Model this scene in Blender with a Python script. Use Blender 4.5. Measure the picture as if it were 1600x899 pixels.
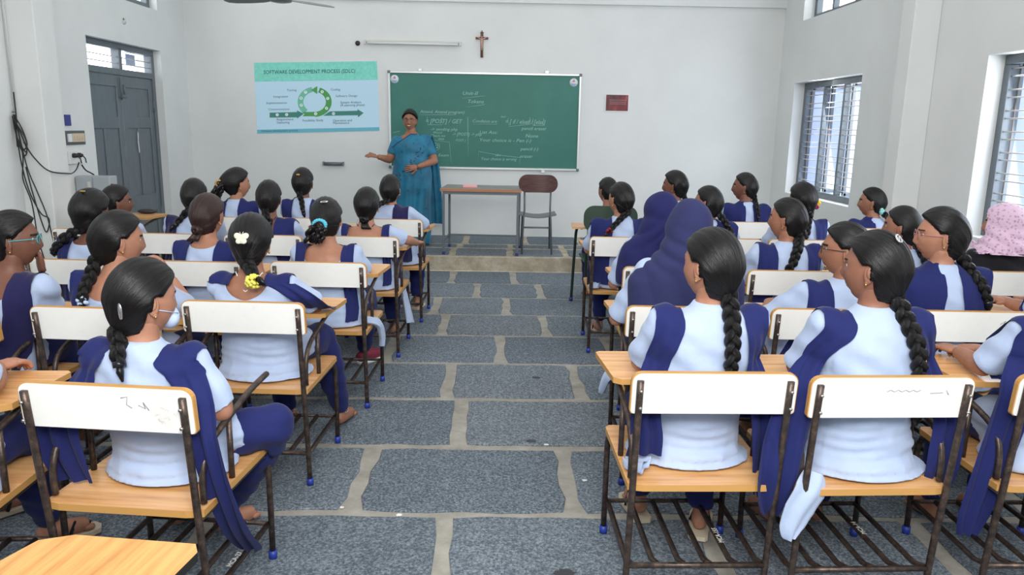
import bpy, bmesh, math, random
import numpy as np
from mathutils import Vector, Matrix
from mathutils.bvhtree import BVHTree
from math import sin, cos, pi, radians, sqrt, atan2, exp

for o in list(bpy.data.objects): bpy.data.objects.remove(o)
scn = bpy.context.scene
COL = scn.collection
random.seed(7); RNG = np.random.RandomState(11)

# ------------------------------------------------------------------ camera
yaw, pitch, roll, F = radians(.87), radians(11.9), radians(1.0), 1200.0
fwd = Vector((sin(yaw)*cos(pitch), cos(yaw)*cos(pitch), -sin(pitch)))
right = Vector((cos(yaw), -sin(yaw), 0)); up = right.cross(fwd)
r2 = right*cos(roll)+up*sin(roll); u2 = up*cos(roll)-right*sin(roll)
cd = bpy.data.cameras.new('camera'); cam = bpy.data.objects.new('camera', cd); COL.objects.link(cam)
cam.matrix_world = Matrix(((r2.x, u2.x, -fwd.x, 0), (r2.y, u2.y, -fwd.y, 0), (r2.z, u2.z, -fwd.z, 1.6), (0, 0, 0, 1)))
cd.sensor_width = 36; cd.lens = F/1600*36; cd.clip_start = .05; cd.clip_end = 200
scn.camera = cam
# ------------------------------------------------------------------ world, lights, exposure
w = bpy.data.worlds.new('world'); scn.world = w; w.use_nodes = True
bg = w.node_tree.nodes['Background']; bg.inputs[0].default_value = (.92, .96, 1, 1); bg.inputs[1].default_value = 5.0
def area(name, loc, target, sx, sy, power, color=(1, 1, 1)):
    l = bpy.data.lights.new(name, 'AREA'); l.shape = 'RECTANGLE'; l.size = sx; l.size_y = sy; l.energy = power; l.color = color
    o = bpy.data.objects.new(name, l); COL.objects.link(o); o.location = loc
    o.rotation_euler = (Vector(target)-Vector(loc)).to_track_quat('-Z', 'Y').to_euler(); return o
# flash of the photographer bounced off the ceiling, and daylight entering by the windows of the side walls
area('bounce_flash', (.1, -.9, 3.3), (0, 5.5, .3), 3.4, 1.8, 235, (1, .99, .975))
area('flash', (.1, .1, 2.15), (0, 6, .7), .5, .4, 42, (1, .99, .97))
area('ceiling_bounce', (-.3, 6.0, 3.82), (-.3, 6.01, 0), 6.0, 7.5, 105, (1, .99, .975))
area('window_daylight', (3.86, 8.6, 1.55), (0, 7.5, .6), 1.5, 1.3, 40, (.9, .95, 1))
area('window_daylight', (3.86, 4.9, 1.55), (0, 4.6, .6), 1.6, 1.3, 40, (.9, .95, 1))
scn.view_settings.view_transform = 'Standard'; scn.view_settings.look = 'None'
scn.view_settings.gamma = 1; scn.view_settings.exposure = -0.08; scn.view_settings.use_curve_mapping = False

# ------------------------------------------------------------------ materials
def lin(c): return tuple((x/12.92 if x <= .04045 else ((x+.055)/1.055)**2.4) for x in [v/255 for v in c])
M = {}
def pm(name, rgb, rough=.6, metal=0, spec=.5, sheen=0, coat=0):
    m = bpy.data.materials.new(name); m.use_nodes = True; p = m.node_tree.nodes['Principled BSDF']
    p.inputs['Base Color'].default_value = (*lin(rgb), 1); p.inputs['Roughness'].default_value = rough
    p.inputs['Metallic'].default_value = metal; p.inputs['Specular IOR Level'].default_value = spec
    if sheen: p.inputs['Sheen Weight'].default_value = sheen
    if coat: p.inputs['Coat Weight'].default_value = coat; p.inputs['Coat Roughness'].default_value = .15
    M[name] = m; return m
def nodes(m): return m.node_tree.nodes, m.node_tree.links, m.node_tree.nodes['Principled BSDF']
def coord(m, kind='Object', scale=(1, 1, 1), rot=(0, 0, 0)):
    N, L, p = nodes(m); t = N.new('ShaderNodeTexCoord'); mp = N.new('ShaderNodeMapping')
    mp.inputs['Scale'].default_value = scale; mp.inputs['Rotation'].default_value = rot
    L.new(t.outputs[kind], mp.inputs[0]); return mp.outputs[0]
def noise(m, vec, scale, detail=3, rough=.5):
    N, L, p = nodes(m); n = N.new('ShaderNodeTexNoise'); n.inputs['Scale'].default_value = scale
    n.inputs['Detail'].default_value = detail; n.inputs['Roughness'].default_value = rough
    L.new(vec, n.inputs['Vector']); return n.outputs['Fac']
def ramp(m, fac, stops):
    N, L, p = nodes(m); r = N.new('ShaderNodeValToRGB'); e = r.color_ramp.elements
    while len(e) < len(stops): e.new(.5)
    for k, (pos, c) in enumerate(stops): e[k].position = pos; e[k].color = (*lin(c), 1) if len(c) == 3 else c
    L.new(fac, r.inputs[0]); return r.outputs[0]
def bump(m, fac, strength=.3, dist=.01, prev=None):
    N, L, p = nodes(m); b = N.new('ShaderNodeBump'); b.inputs['Strength'].default_value = strength; b.inputs['Distance'].default_value = dist
    L.new(fac, b.inputs['Height']); 
    if prev: L.new(prev, b.inputs['Normal'])
    L.new(b.outputs[0], p.inputs['Normal']); return b.outputs[0]
def base(m, col): N, L, p = nodes(m); L.new(col, p.inputs['Base Color'])
def mix(m, fac, a, b):
    N, L, p = nodes(m); x = N.new('ShaderNodeMix'); x.data_type = 'RGBA'
    for s, v in ((x.inputs[0], fac), (x.inputs[6], a), (x.inputs[7], b)):
        if isinstance(v, tuple): s.default_value = (*lin(v), 1)
        elif isinstance(v, float): s.default_value = v
        else: L.new(v, s)
    return x.outputs[2]

m = pm('wall_paint', (221, 224, 223), .75); v = coord(m); base(m, ramp(m, noise(m, v, 1.1, 5, .6), [(.3, (217, 220, 219)), (.6, (224, 227, 226))])); bump(m, noise(m, v, 60, 3), .08, .004)
m = pm('cement', (158, 152, 138), .85); v = coord(m); base(m, ramp(m, noise(m, v, 7, 8, .7), [(.3, (134, 131, 122)), (.55, (158, 155, 146)), (.75, (176, 173, 163))])); bump(m, noise(m, v, 40, 5), .4, .004)
m = pm('step_cement', (168, 158, 138), .85); v = coord(m); base(m, ramp(m, noise(m, v, 5, 8, .75), [(.3, (140, 132, 116)), (.5, (170, 160, 140)), (.72, (205, 198, 182))])); bump(m, noise(m, v, 40, 5), .4, .004)
def stone_mat(name, dark, lite):
    m = pm(name, dark, .8, spec=.25); v = coord(m, 'Object'); n1 = noise(m, v, 95, 3, .75); n2 = noise(m, v, 3.2, 4, .6)
    c = ramp(m, n1, [(.40, dark), (.52, tuple((a+b)//2 for a, b in zip(dark, lite))), (.66, lite)])
    c2 = mix(m, ramp(m, n2, [(.35, (0, 0, 0)), (.7, (110, 110, 110))]), c, tuple(int(a*.86) for a in dark)); base(m, c2)
    b = bump(m, n1, .55, .0035); bump(m, n2, .3, .006, b)
stone_mat('stone_a', (76, 86, 97), (150, 160, 168)); stone_mat('stone_b', (70, 80, 90), (142, 152, 160)); stone_mat('stone_c', (82, 91, 100), (154, 162, 168))
m = pm('wet_mark', (34, 38, 44), .3)
m = pm('laminate_wood', (214, 160, 96), .38, coat=.3); v = coord(m, 'Object', (1.6, 26, 26)); n = noise(m, v, 1.6, 6, .62)
base(m, ramp(m, n, [(.3, (196, 138, 84)), (.48, (222, 166, 108)), (.62, (232, 182, 124)), (.8, (212, 156, 98))]))
m = pm('laminate_wood_long', (214, 160, 96), .38, coat=.3); v = coord(m, 'Object', (26, 1.6, 26), (0, 0, .35)); n = noise(m, v, 1.6, 6, .62)
base(m, ramp(m, n, [(.3, (168, 112, 56)), (.48, (198, 144, 80)), (.62, (210, 158, 92)), (.8, (186, 132, 72))]))
pm('laminate_edge', (194, 146, 82), .5)
m = pm('white_laminate', (240, 240, 236), .35, coat=.2); v = coord(m, 'Object'); base(m, ramp(m, noise(m, v, 30, 6, .75), [(.2, (205, 204, 198)), (.36, (240, 240, 236)), (.8, (244, 244, 241))]))
m = pm('scuffed_laminate', (236, 236, 232), .4, coat=.2); v = coord(m, 'Object'); base(m, ramp(m, noise(m, v, 45, 8, .8), [(.3, (170, 160, 148)), (.42, (228, 226, 220)), (.6, (242, 242, 239))]))
m = pm('brown_steel', (74, 62, 56), .42, .55); v = coord(m, 'Object'); base(m, ramp(m, noise(m, v, 38, 6, .7), [(.35, (54, 46, 43)), (.55, (84, 72, 66)), (.68, (116, 94, 78)), (.8, (146, 130, 118))])); bump(m, noise(m, v, 90, 3), .15, .002)
pm('black_steel', (38, 36, 37), .4, .4)
pm('blue_cap', (38, 62, 158), .45); pm('dark_blue_cap', (48, 46, 120), .45); pm('screw', (190, 188, 184), .3, .9)
pm('grey_steel', (108, 116, 122), .45, .4); pm('green_plastic', (38, 62, 48), .45); pm('green_steel', (40, 56, 46), .4, .4)
m = pm('rosewood', (92, 62, 58), .3, coat=.5); v = coord(m, 'Object', (1, 30, 30)); base(m, ramp(m, noise(m, v, 3, 5), [(.3, (70, 44, 42)), (.6, (98, 66, 62))]))
m = pm('table_top', (122, 118, 114), .35, coat=.3); v = coord(m, 'Object', (2, 24, 24)); base(m, ramp(m, noise(m, v, 2, 5), [(.3, (96, 88, 84)), (.6, (138, 134, 130))]))
pm('table_edge', (170, 122, 92), .5); pm('pink_paper', (238, 176, 176), .7)
m = pm('grey_door', (96, 106, 114), .42, coat=.15); v = coord(m, 'Object', (1, 8, 2)); base(m, ramp(m, noise(m, v, 3, 5), [(.3, (90, 100, 107)), (.7, (100, 110, 117))]))
pm('door_chip', (206, 208, 208), .7); pm('grille', (214, 208, 202), .5, .1); pm('cream_metal', (205, 206, 200), .5, .1)
pm('alu', (206, 210, 210), .35, .6); pm('dark_plastic', (44, 42, 44), .5); pm('black_cable', (30, 28, 32), .5); pm('silver', (210, 210, 212), .25, .9)
pm('white_plastic', (228, 230, 230), .4); pm('light_grey_metal', (176, 184, 190), .4, .2); pm('red_plastic', (120, 34, 34), .5)
m = pm('chalkboard_green', (62, 128, 116), .5); v = coord(m, 'Object'); base(m, ramp(m, noise(m, v, 1.3, 7, .65), [(.3, (42, 110, 102)), (.55, (48, 116, 104)), (.8, (62, 128, 116))]))
pm('chalk', (150, 196, 186), .9); pm('sticker_white', (220, 226, 232), .5); pm('sticker_blue', (118, 170, 208), .5); pm('sticker_red', (200, 110, 130), .5)
def glowmat(name, rgb, e=.35):
    m = pm(name, tuple(int(x*.8) for x in rgb), .8, spec=.2); N, L, p = nodes(m); p.inputs['Emission Color'].default_value = (*lin(rgb), 1); p.inputs['Emission Strength'].default_value = e; return m
glowmat('slide_body', (176, 208, 226), .5); m = glowmat('slide_header', (112, 190, 176)); v = coord(m, 'Object'); c = ramp(m, noise(m, v, 30, 3), [(.35, (108, 182, 168)), (.65, (124, 194, 180))]); base(m, c)
glowmat('slide_band', (112, 182, 200)); glowmat('slide_dark', (44, 74, 82), .2); glowmat('slide_grey', (78, 108, 124), .2); glowmat('slide_green', (86, 158, 92)); glowmat('slide_teal', (76, 136, 124)); glowmat('slide_mint', (118, 190, 168)); glowmat('slide_white', (222, 240, 240))
m = pm('red_poster', (104, 44, 48), .25, coat=.6); v = coord(m, 'Object', (9, 1, 3)); base(m, ramp(m, noise(m, v, 1.5, 2), [(.35, (66, 40, 48)), (.6, (130, 46, 50)), (.75, (150, 80, 84))]))
pm('poster_line', (172, 120, 124), .5); pm('crucifix_wood', (98, 72, 62), .5); pm('crucifix_body', (206, 160, 142), .5); pm('navy_notice', (56, 62, 140), .5); pm('buff_paper', (206, 188, 164), .7); pm('dark_stain', (92, 100, 102), .8)
pm('fan_grey', (122, 124, 126), .4, .3); pm('chrome_white', (235, 235, 238), .2, .3)
# people
def skin(name, rgb): 
    m = pm(name, rgb, .5, spec=.4); N, L, p = nodes(m); p.inputs['Subsurface Weight'].default_value = .02; p.inputs['Subsurface Radius'].default_value = (.01, .004, .002); p.inputs['Subsurface Scale'].default_value = .5
    v = coord(m, 'Object'); r, g, b = rgb; base(m, ramp(m, noise(m, v, 25, 4), [(.3, (int(r*.93), int(g*.91), int(b*.9))), (.7, rgb)]))
skin('skin_a', (150, 104, 84)); skin('skin_b', (176, 126, 102)); skin('skin_c', (122, 82, 66)); skin('skin_d', (160, 112, 88))
for k, c in dict(a=(118, 66, 60), b=(140, 78, 72), c=(92, 54, 50), d=(140, 70, 64)).items(): pm('lip_'+k, c, .4)
pm('eye_white', (190, 184, 180), .3); pm('iris', (34, 20, 16), .1); pm('brow', (26, 20, 20), .8); pm('teeth', (238, 234, 226), .3)
def hairmat(name, a, b):
    m = pm(name, a, .33, spec=.32); v = coord(m, 'UV', (90, 1.6, 1)); n = noise(m, v, 2.4, 4, .6)
    base(m, ramp(m, n, [(.35, a), (.7, b)])); bump(m, n, .7, .004)
hairmat('hair', (8, 7, 8), (22, 19, 19)); hairmat('hair_brown', (36, 24, 22), (62, 42, 38))
def cloth(name, rgb, check=0, rough=.85, sheen=.2):
    m = pm(name, rgb, rough, spec=.2, sheen=sheen); v = coord(m, 'Object'); r, g, b = rgb
    vv = coord(m, 'Object', (90, 90, 900)); vh = coord(m, 'Object', (900, 900, 90)); n1 = noise(m, vv, 1, 2); n2 = noise(m, vh, 1, 2); n3 = noise(m, v, 7, 3)
    c = ramp(m, n3, [(.3, (int(r*.965), int(g*.965), int(b*.97))), (.7, rgb)])
    if check: c = mix(m, ramp(m, n1, [(.45, (0, 0, 0)), (.7, (90, 90, 90))]), c, tuple(int(x*.93) for x in rgb)); c = mix(m, ramp(m, n2, [(.45, (0, 0, 0)), (.7, (90, 90, 90))]), c, (min(255, r+14), min(255, g+10), 255))
    base(m, c); b1 = bump(m, noise(m, v, 14, 4), .35, .012); bump(m, n1, .12, .002, b1)
cloth('light_blue_cotton', (176, 192, 220), 1); cloth('navy_cotton', (33, 40, 94), 0, .85, .06); cloth('navy_satin', (44, 50, 112), 0, .6); cloth('dark_navy', (32, 30, 74)); cloth('hijab_navy', (36, 38, 88), 0, .85, .04); cloth('hijab_slate', (46, 50, 90), 0, .85, .04)
cloth('grey_cloth', (74, 74, 96)); cloth('black_cloth', (26, 26, 32)); cloth('tan_leather', (206, 194, 172), 0, .6, 0)
m = pm('pink_print', (206, 172, 196), .85, sheen=.2); v = coord(m, 'Object', (1, 1, 1)); N, L, p = nodes(m); wv = N.new('ShaderNodeTexVoronoi'); wv.inputs['Scale'].default_value = 55; L.new(v, wv.inputs['Vector']); base(m, ramp(m, wv.outputs['Distance'], [(.2, (172, 138, 168)), (.45, (212, 182, 204))])); bump(m, noise(m, v, 30, 3), .5, .01)
m = pm('teal_silk', (8, 112, 146), .55, sheen=.1); v = coord(m, 'Object'); n = noise(m, v, 9, 3); base(m, ramp(m, n, [(.3, (6, 92, 124)), (.6, (8, 112, 146)), (.8, (12, 122, 156))])); bump(m, noise(m, coord(m, 'Object', (30, 30, 2)), 1.2, 3), .5, .01)
pm('motif', (62, 58, 80), .7); pm('maroon_canvas', (132, 34, 62), .7); pm('yellow_net', (222, 214, 96), .7); pm('sky_scrunchie', (84, 186, 214), .6); pm('mint_flower', (150, 214, 210), .6)
pm('butterfly_cream', (226, 222, 200), .4); pm('red_tie', (140, 22, 36), .6); pm('sneaker_dark', (44, 48, 56), .6); pm('gold', (200, 160, 90), .25, .9); pm('pearl', (226, 224, 220), .2)
pm('frame_black', (22, 24, 34), .3); pm('frame_teal', (48, 176, 186), .3); pm('frame_rose', (180, 120, 120), .3); pm('mask_blue', (182, 200, 224), .7); pm('flower_yellow', (240, 200, 40), .6); pm('flower_magenta', (150, 20, 80), .6)
g = pm('lens_glass', (255, 255, 255), .03); N, L, p = nodes(g); p.inputs['Transmission Weight'].default_value = 1; p.inputs['IOR'].default_value = 1.01
pm('white_lettering', (206, 206, 200), .7); pm('pencil_mark', (150, 146, 148), .9); pm('trash', (230, 230, 228), .8)
pm('outside_white', (226, 230, 238), .8); pm('outside_blue', (176, 188, 216), .8); pm('shutter_brown', (92, 84, 80), .5, .2)

# ------------------------------------------------------------------ mesh builder
class MB:
    def __init__(s): s.V = []; s.F = []; s.m = []; s.uv = {}; s.n = 0
    def add(s, verts, faces, mat=0):
        b = s.n; verts = [tuple(map(float, v)) for v in verts]; s.V += verts; s.n += len(verts)
        s.F += [tuple(i+b for i in f) for f in faces]; s.m += [mat]*len(faces); return b
    def box(s, c, size, mat=0, M3=None, ch=0.0):
        cx, cy, cz = c; hx, hy, hz = size[0]/2, size[1]/2, size[2]/2
        if ch <= 0:
            vs = [(x, y, z) for x in (-hx, hx) for y in (-hy, hy) for z in (-hz, hz)]
            fs = [(0, 1, 3, 2), (4, 6, 7, 5), (0, 4, 5, 1), (2, 3, 7, 6), (0, 2, 6, 4), (1, 5, 7, 3)]
        else:
            bm = bmesh.new(); bmesh.ops.create_cube(bm, size=1)
            for q in bm.verts: q.co = Vector((q.co.x*2*hx, q.co.y*2*hy, q.co.z*2*hz))
            bmesh.ops.bevel(bm, geom=bm.edges[:], offset=ch, segments=1, affect='EDGES'); bm.verts.index_update()
            vs = [tuple(q.co) for q in bm.verts]; fs = [tuple(q.index for q in f.verts) for f in bm.faces]; bm.free()
        if M3 is not None: vs = [tuple(M3 @ Vector(q)) for q in vs]
        s.add([(x+cx, y+cy, z+cz) for x, y, z in vs], fs, mat)
    def tube(s, pts, rad, n=8, mat=0, cap=True, flat=None, rings_only=False):
        P = [Vector(p) for p in pts]; k = len(P)
        R = rad if hasattr(rad, '__len__') else [rad]*k
        T = [(P[min(i+1, k-1)]-P[max(i-1, 0)]).normalized() for i in range(k)]
        a = Vector((0, 0, 1)) if abs(T[0].z) < .9 else Vector((1, 0, 0)); N_ = (a-T[0]*a.dot(T[0])).normalized(); vs = []
        for i in range(k):
            N_ = (N_-T[i]*N_.dot(T[i])); N_ = N_.normalized() if N_.length > 1e-6 else T[i].orthogonal().normalized()
            B = T[i].cross(N_)
            for j in range(n):
                t = 2*pi*j/n; f = flat if flat else 1
                vs.append(P[i]+N_*cos(t)*R[i]+B*sin(t)*R[i]*f)
        fs = [(i*n+j, i*n+(j+1) % n, (i+1)*n+(j+1) % n, (i+1)*n+j) for i in range(k-1) for j in range(n)]
        if cap: fs += [tuple(range(n-1, -1, -1)), tuple((k-1)*n+j for j in range(n))]
        s.add(vs, fs, mat)
    def rings(s, rings, n=20, mat=0, cap=True, sq=2.0):
        # ring: (cx, cy, cz, rx, ry)
        vs = []
        for cx, cy, cz, rx, ry in rings:
            for j in range(n):
                t = 2*pi*j/n; c, q = cos(t), sin(t); e = 2/sq
                vs.append((cx+rx*abs(c)**e*(1 if c >= 0 else -1), cy+ry*abs(q)**e*(1 if q >= 0 else -1), cz))
        k = len(rings)
        fs = [(i*n+j, i*n+(j+1) % n, (i+1)*n+(j+1) % n, (i+1)*n+j) for i in range(k-1) for j in range(n)]
        if cap: fs += [tuple(range(n-1, -1, -1)), tuple((k-1)*n+j for j in range(n))]
        s.add(vs, fs, mat)
    def ell(s, c, r, M3=None, n=12, mat=0, m_=None):
        m_ = m_ or max(6, n*2//3); vs = [(0, 0, -1)]+[(cos(2*pi*j/n)*sin(pi*i/m_), sin(2*pi*j/n)*sin(pi*i/m_), -cos(pi*i/m_)) for i in range(1, m_) for j in range(n)]+[(0, 0, 1)]
        vs = [Vector((x*r[0], y*r[1], z*r[2])) for x, y, z in vs]
        if M3 is not None: vs = [M3 @ q for q in vs]
        vs = [q+Vector(c) for q in vs]
        fs = [(0, 1+(j+1) % n, 1+j) for j in range(n)]
        for i in range(m_-2): fs += [(1+i*n+j, 1+i*n+(j+1) % n, 1+(i+1)*n+(j+1) % n, 1+(i+1)*n+j) for j in range(n)]
        b = 1+(m_-2)*n; fs += [(b+j, b+(j+1) % n, b+n) for j in range(n)]
        s.add(vs, fs, mat)
    def prism(s, poly, z0, z1, mat=0, side=None):
        # poly: (x,y) list counter-clockwise
        k = len(poly); vs = [(x, y, z0) for x, y in poly]+[(x, y, z1) for x, y in poly]
        b = s.add(vs, [tuple(range(k-1, -1, -1)), tuple(range(k, 2*k))], mat)
        s.F += [(b+i, b+(i+1) % k, b+k+(i+1) % k, b+k+i) for i in range(k)]; s.m += [mat if side is None else side]*k
    def grid(s, G, mat=0):
        # G[i][j] points
        a, b = len(G), len(G[0]); s.add([p for r in G for p in r], [(i*b+j, i*b+j+1, (i+1)*b+j+1, (i+1)*b+j) for i in range(a-1) for j in range(b-1)], mat)
    def addmesh(s, me, mat=0):
        s.add([tuple(v.co) for v in me.vertices], [tuple(p.vertices) for p in me.polygons], mat)
    def mesh(s, name='m', mats=(), smooth=True):
        me = bpy.data.meshes.new(name); me.from_pydata(s.V, [], s.F)
        for q in mats: me.materials.append(M[q])
        if len(mats) > 1: me.polygons.foreach_set('material_index', s.m)
        me.polygons.foreach_set('use_smooth', [smooth]*len(s.F)); me.update(); return me
    def build(s, name, mats, parent=None, smooth=True, auto=None):
        if isinstance(mats, str): mats = (mats,)
        me = s.mesh(name, mats, smooth)
        if auto: me.set_sharp_from_angle(angle=radians(auto))
        return link(name, me, parent)
def link(name, me, parent=None):
    o = bpy.data.objects.new(name, me); COL.objects.link(o)
    if parent: o.parent = parent
    return o
def tag(o, label=None, cat=None, group=None, kind=None):
    if label: o['label'] = label
    if cat: o['category'] = cat
    if group: o['group'] = group
    if kind: o['kind'] = kind
    return o
def empty(name, loc=(0, 0, 0), rz=0, label=None, cat=None, group=None):
    o = bpy.data.objects.new(name, None); COL.objects.link(o); o.location = loc; o.rotation_euler = (0, 0, rz); o.empty_display_size = .1
    return tag(o, label, cat, group)
def struct(name, mb, mats, parent=None, smooth=False):
    o = mb.build(name, mats, parent, smooth)
    if not parent: o['kind'] = 'structure'
    return o
def remesh(mb, vox, it=4):
    me = mb.mesh('t'); o = bpy.data.objects.new('t', me); COL.objects.link(o)
    r = o.modifiers.new('r', 'REMESH'); r.mode = 'VOXEL'; r.voxel_size = vox
    if it: q = o.modifiers.new('s', 'SMOOTH'); q.iterations = it; q.factor = .5
    dg = bpy.context.evaluated_depsgraph_get(); out = bpy.data.meshes.new_from_object(o.evaluated_get(dg))
    bpy.data.objects.remove(o); bpy.data.meshes.remove(me); return out
def coords(me):
    a = np.empty(len(me.vertices)*3); me.vertices.foreach_get('co', a); return a.reshape(-1, 3)
def setcoords(me, a): me.vertices.foreach_set('co', a.ravel()); me.update()
def normals(me):
    a = np.empty(len(me.vertices)*3); me.vertex_normals.foreach_get('vector', a); return a.reshape(-1, 3)
def textmesh(body, size, mats, align='LEFT', thin=0.0, shear=0, sx=1, res=2):
    c = bpy.data.curves.new('t', 'FONT'); c.body = body; c.size = size; c.align_x = align; c.align_y = 'CENTER'; c.resolution_u = res; c.offset = thin; c.shear = shear
    o = bpy.data.objects.new('t', c); COL.objects.link(o); dg = bpy.context.evaluated_depsgraph_get()
    me = bpy.data.meshes.new_from_object(o.evaluated_get(dg)); bpy.data.objects.remove(o)
    a = coords(me); a[:, 0] *= sx; setcoords(me, a); me.materials.clear(); me.materials.append(M[mats]); return me

# ================================================================== THE ROOM
XL, XR, YF, PY, PZ, YB, ZC = -4.009, 3.536, 10.13, 8.469, .167, -2.6, 3.95
# floor bed of mortar with stones as pieces
mb = MB(); mb.box(((XL+XR)/2, (YB+PY)/2, -.054), (XR-XL+.6, PY-YB, .1)); floor = struct('floor', mb, 'cement')
rows = [(-1.28, -.6), (-.58, .1), (.12, .8), (.82, 1.5), (1.52, 2.2), (2.235, 2.945), (2.97, 3.63), (3.665, 4.325), (4.36, 5.03), (5.06, 5.745), (5.77, 6.42), (6.445, 7.09), (7.115, 7.755), (7.78, 8.42)]
joints = {5: [-.21], 6: [-.625, .325], 7: [-.215], 8: [-.32, .495], 9: [-.79, .005, .81], 10: [-.46, .36], 11: [-.58, .055], 12: [-.235, .385], 13: [-.52, .14]}
def stone(parent, x0, x1, y0, y1, ztop, h=.02, gap=.036):
    y0 += .012; y1 -= .012
    rr = random.Random(int(x0*977+y0*131)); g = gap
    def jit(): return rr.uniform(-.011, .011)
    P = []; nx = max(4, int((x1-x0)/.14)); ny = 5
    x0 += g; x1 -= g
    for i in range(nx): P.append((x0+(x1-x0)*i/nx + (0 if i else .02), y0+jit()+(0.006 if i == 0 else 0)))
    for i in range(ny): P.append((x1+jit()-(0.006 if i == 0 else 0), y0+(y1-y0)*i/ny+(0.01 if i == 0 else 0)))
    for i in range(nx): P.append((x1-(x1-x0)*i/nx-(0.012 if i == 0 else 0), y1+jit()*.7))
    for i in range(ny): P.append((x0+jit(), y1-(y1-y0)*i/ny-(0.01 if i == 0 else 0)))
    mb = MB(); k = len(P); cx, cy = (x0+x1)/2, (y0+y1)/2
    z = ztop+rr.uniform(-.001, .001)
    vs = [(x, y, ztop-h) for x, y in P]+[(x, y, z-.004) for x, y in P]+[(cx+(x-cx)*.985, cy+(y-cy)*.975, z) for x, y in P]
    fs = [(i, (i+1) % k, k+(i+1) % k, k+i) for i in range(k)]+[(k+i, k+(i+1) % k, 2*k+(i+1) % k, 2*k+i) for i in range(k)]+[tuple(range(2*k, 3*k))]
    mb.add(vs, fs); o = mb.build('floor_stone', rr.choice(['stone_a', 'stone_a', 'stone_b', 'stone_c']), parent, False); return o
for r, (y0, y1) in enumerate(rows):
    js = list(joints.get(r, [random.uniform(-.6, .2)])); 
    while js[0] > XL+.6: js.insert(0, js[0]-random.uniform(.86, 1.06))
    while js[-1] < XR-.6: js.append(js[-1]+random.uniform(.86, 1.06))
    js = [XL-.02]+[j for j in js if XL+.25 < j < XR-.25]+[XR+.02]
    for a, b in zip(js[:-1], js[1:]): stone(floor, a, b, y0, y1, .004)
# platform
mb = MB(); mb.box(((XL+XR)/2, (PY+YF+.3)/2, PZ/2-.006), (XR-XL+.6, YF+.3-PY, PZ), ch=.006); plat = struct('trim_1', mb, 'step_cement')
tag(plat, 'cement edged teaching platform along the front wall')
for (y0, y1, js) in ((8.52, 9.04, [-2.9, -2.1, -1.3, -.56, .10, .74, 1.5, 2.3, 3.0]), (9.10, 9.36, [-3.2, -2.3, -1.5, -.5, .11, .73, 1.6, 2.5]), (9.42, 10.12, [-2.7, -1.9, -1.0, -.45, .3, 1.0, 1.9, 2.8])):
    js = [XL-.02]+js+[XR+.02]
    for a, b in zip(js[:-1], js[1:]): stone(plat, a, b, y0, y1, PZ-.002)
# stains and litter on the floor
def blot(x, y, r, name, mat, label, cat, z=.0062):
    mb = MB(); n = 22; rr = random.Random(int(x*999)); P = []
    for i in range(n): q = r*(.6+.55*rr.random()); P.append((x+q*cos(2*pi*i/n), y+q*.75*sin(2*pi*i/n)))
    mb.prism(P, z-.003, z); return tag(mb.build(name, mat, None, False), label, cat)
# walls
T = .3
def wall_with_holes(name, axis, plane, a0, a1, holes, thick, zt=ZC):
    # holes: (s0,s1,z0,z1) ; build from vertical strips
    mb = MB(); cuts = sorted({a0, a1}|{h[0] for h in holes}|{h[1] for h in holes})
    for s0, s1 in zip(cuts[:-1], cuts[1:]):
        hs = sorted([h for h in holes if h[0] < (s0+s1)/2 < h[1]], key=lambda h: h[2]); z = 0
        segs = []
        for h in hs: segs.append((z, h[2])); z = h[3]
        segs.append((z, zt))
        for z0, z1 in segs:
            if z1-z0 < .01: continue
            if axis == 'x': mb.box((plane+thick/2, (s0+s1)/2, (z0+z1)/2), (abs(thick), s1-s0, z1-z0))
            else: mb.box(((s0+s1)/2, plane+thick/2, (z0+z1)/2), (s1-s0, abs(thick), z1-z0))
    return struct(name, mb, 'wall_paint')
DY0, DY1, DZ = 7.74, 9.385, 2.385
wall_with_holes('wall_left', 'x', XL, YB, YF+T, [(DY0, DY1, 0, DZ), (7.74, 9.385, 2.83, 3.6), (2.6, 4.6, 2.83, 3.6)], -T)
W1 = (7.80, 9.6, .845, 2.165); W2 = (3.95, 5.79, .845, 2.165); W3 = (.1, 1.95, .845, 2.165)
wall_with_holes('wall_right', 'x', XR, YB, YF+T, [W1, W2, W3, (7.80, 9.51, 2.875, 3.6), (3.95, 5.79, 2.875, 3.6)], T)
wall_with_holes('wall_front', 'y', YF, XL-T, XR+T, [], T)
wall_with_holes('wall_back', 'y', YB, XL-T, XR+T, [], -T)
mb = MB(); mb.box(((XL+XR)/2, (YB+YF)/2, ZC+.1), (XR-XL+.8, YF-YB+.8, .2)); struct('ceiling', mb, 'wall_paint')
mb = MB(); mb.box(((XL+XR)/2, YF-.02, (3.1+ZC)/2), (XR-XL, .04, ZC-3.1)); tag(struct('trim_2', mb, 'wall_paint'), 'shallow beam along the top of the front wall')
mb = MB(); mb.box((XL+.12, 6.65, ZC/2), (.24, .29, ZC), ch=.006); tag(struct('trim_3', mb, 'wall_paint'), 'square white pillar on the left wall')
mb = MB(); mb.box((XR-.11, 6.6, ZC/2), (.22, .21, ZC), ch=.006); tag(struct('trim_4', mb, 'wall_paint'), 'square white pillar on the right wall')
mb = MB(); mb.box((XL+.12, 2.3, ZC/2), (.24, .29, ZC), ch=.006); struct('trim_5', mb, 'wall_paint')

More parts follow.
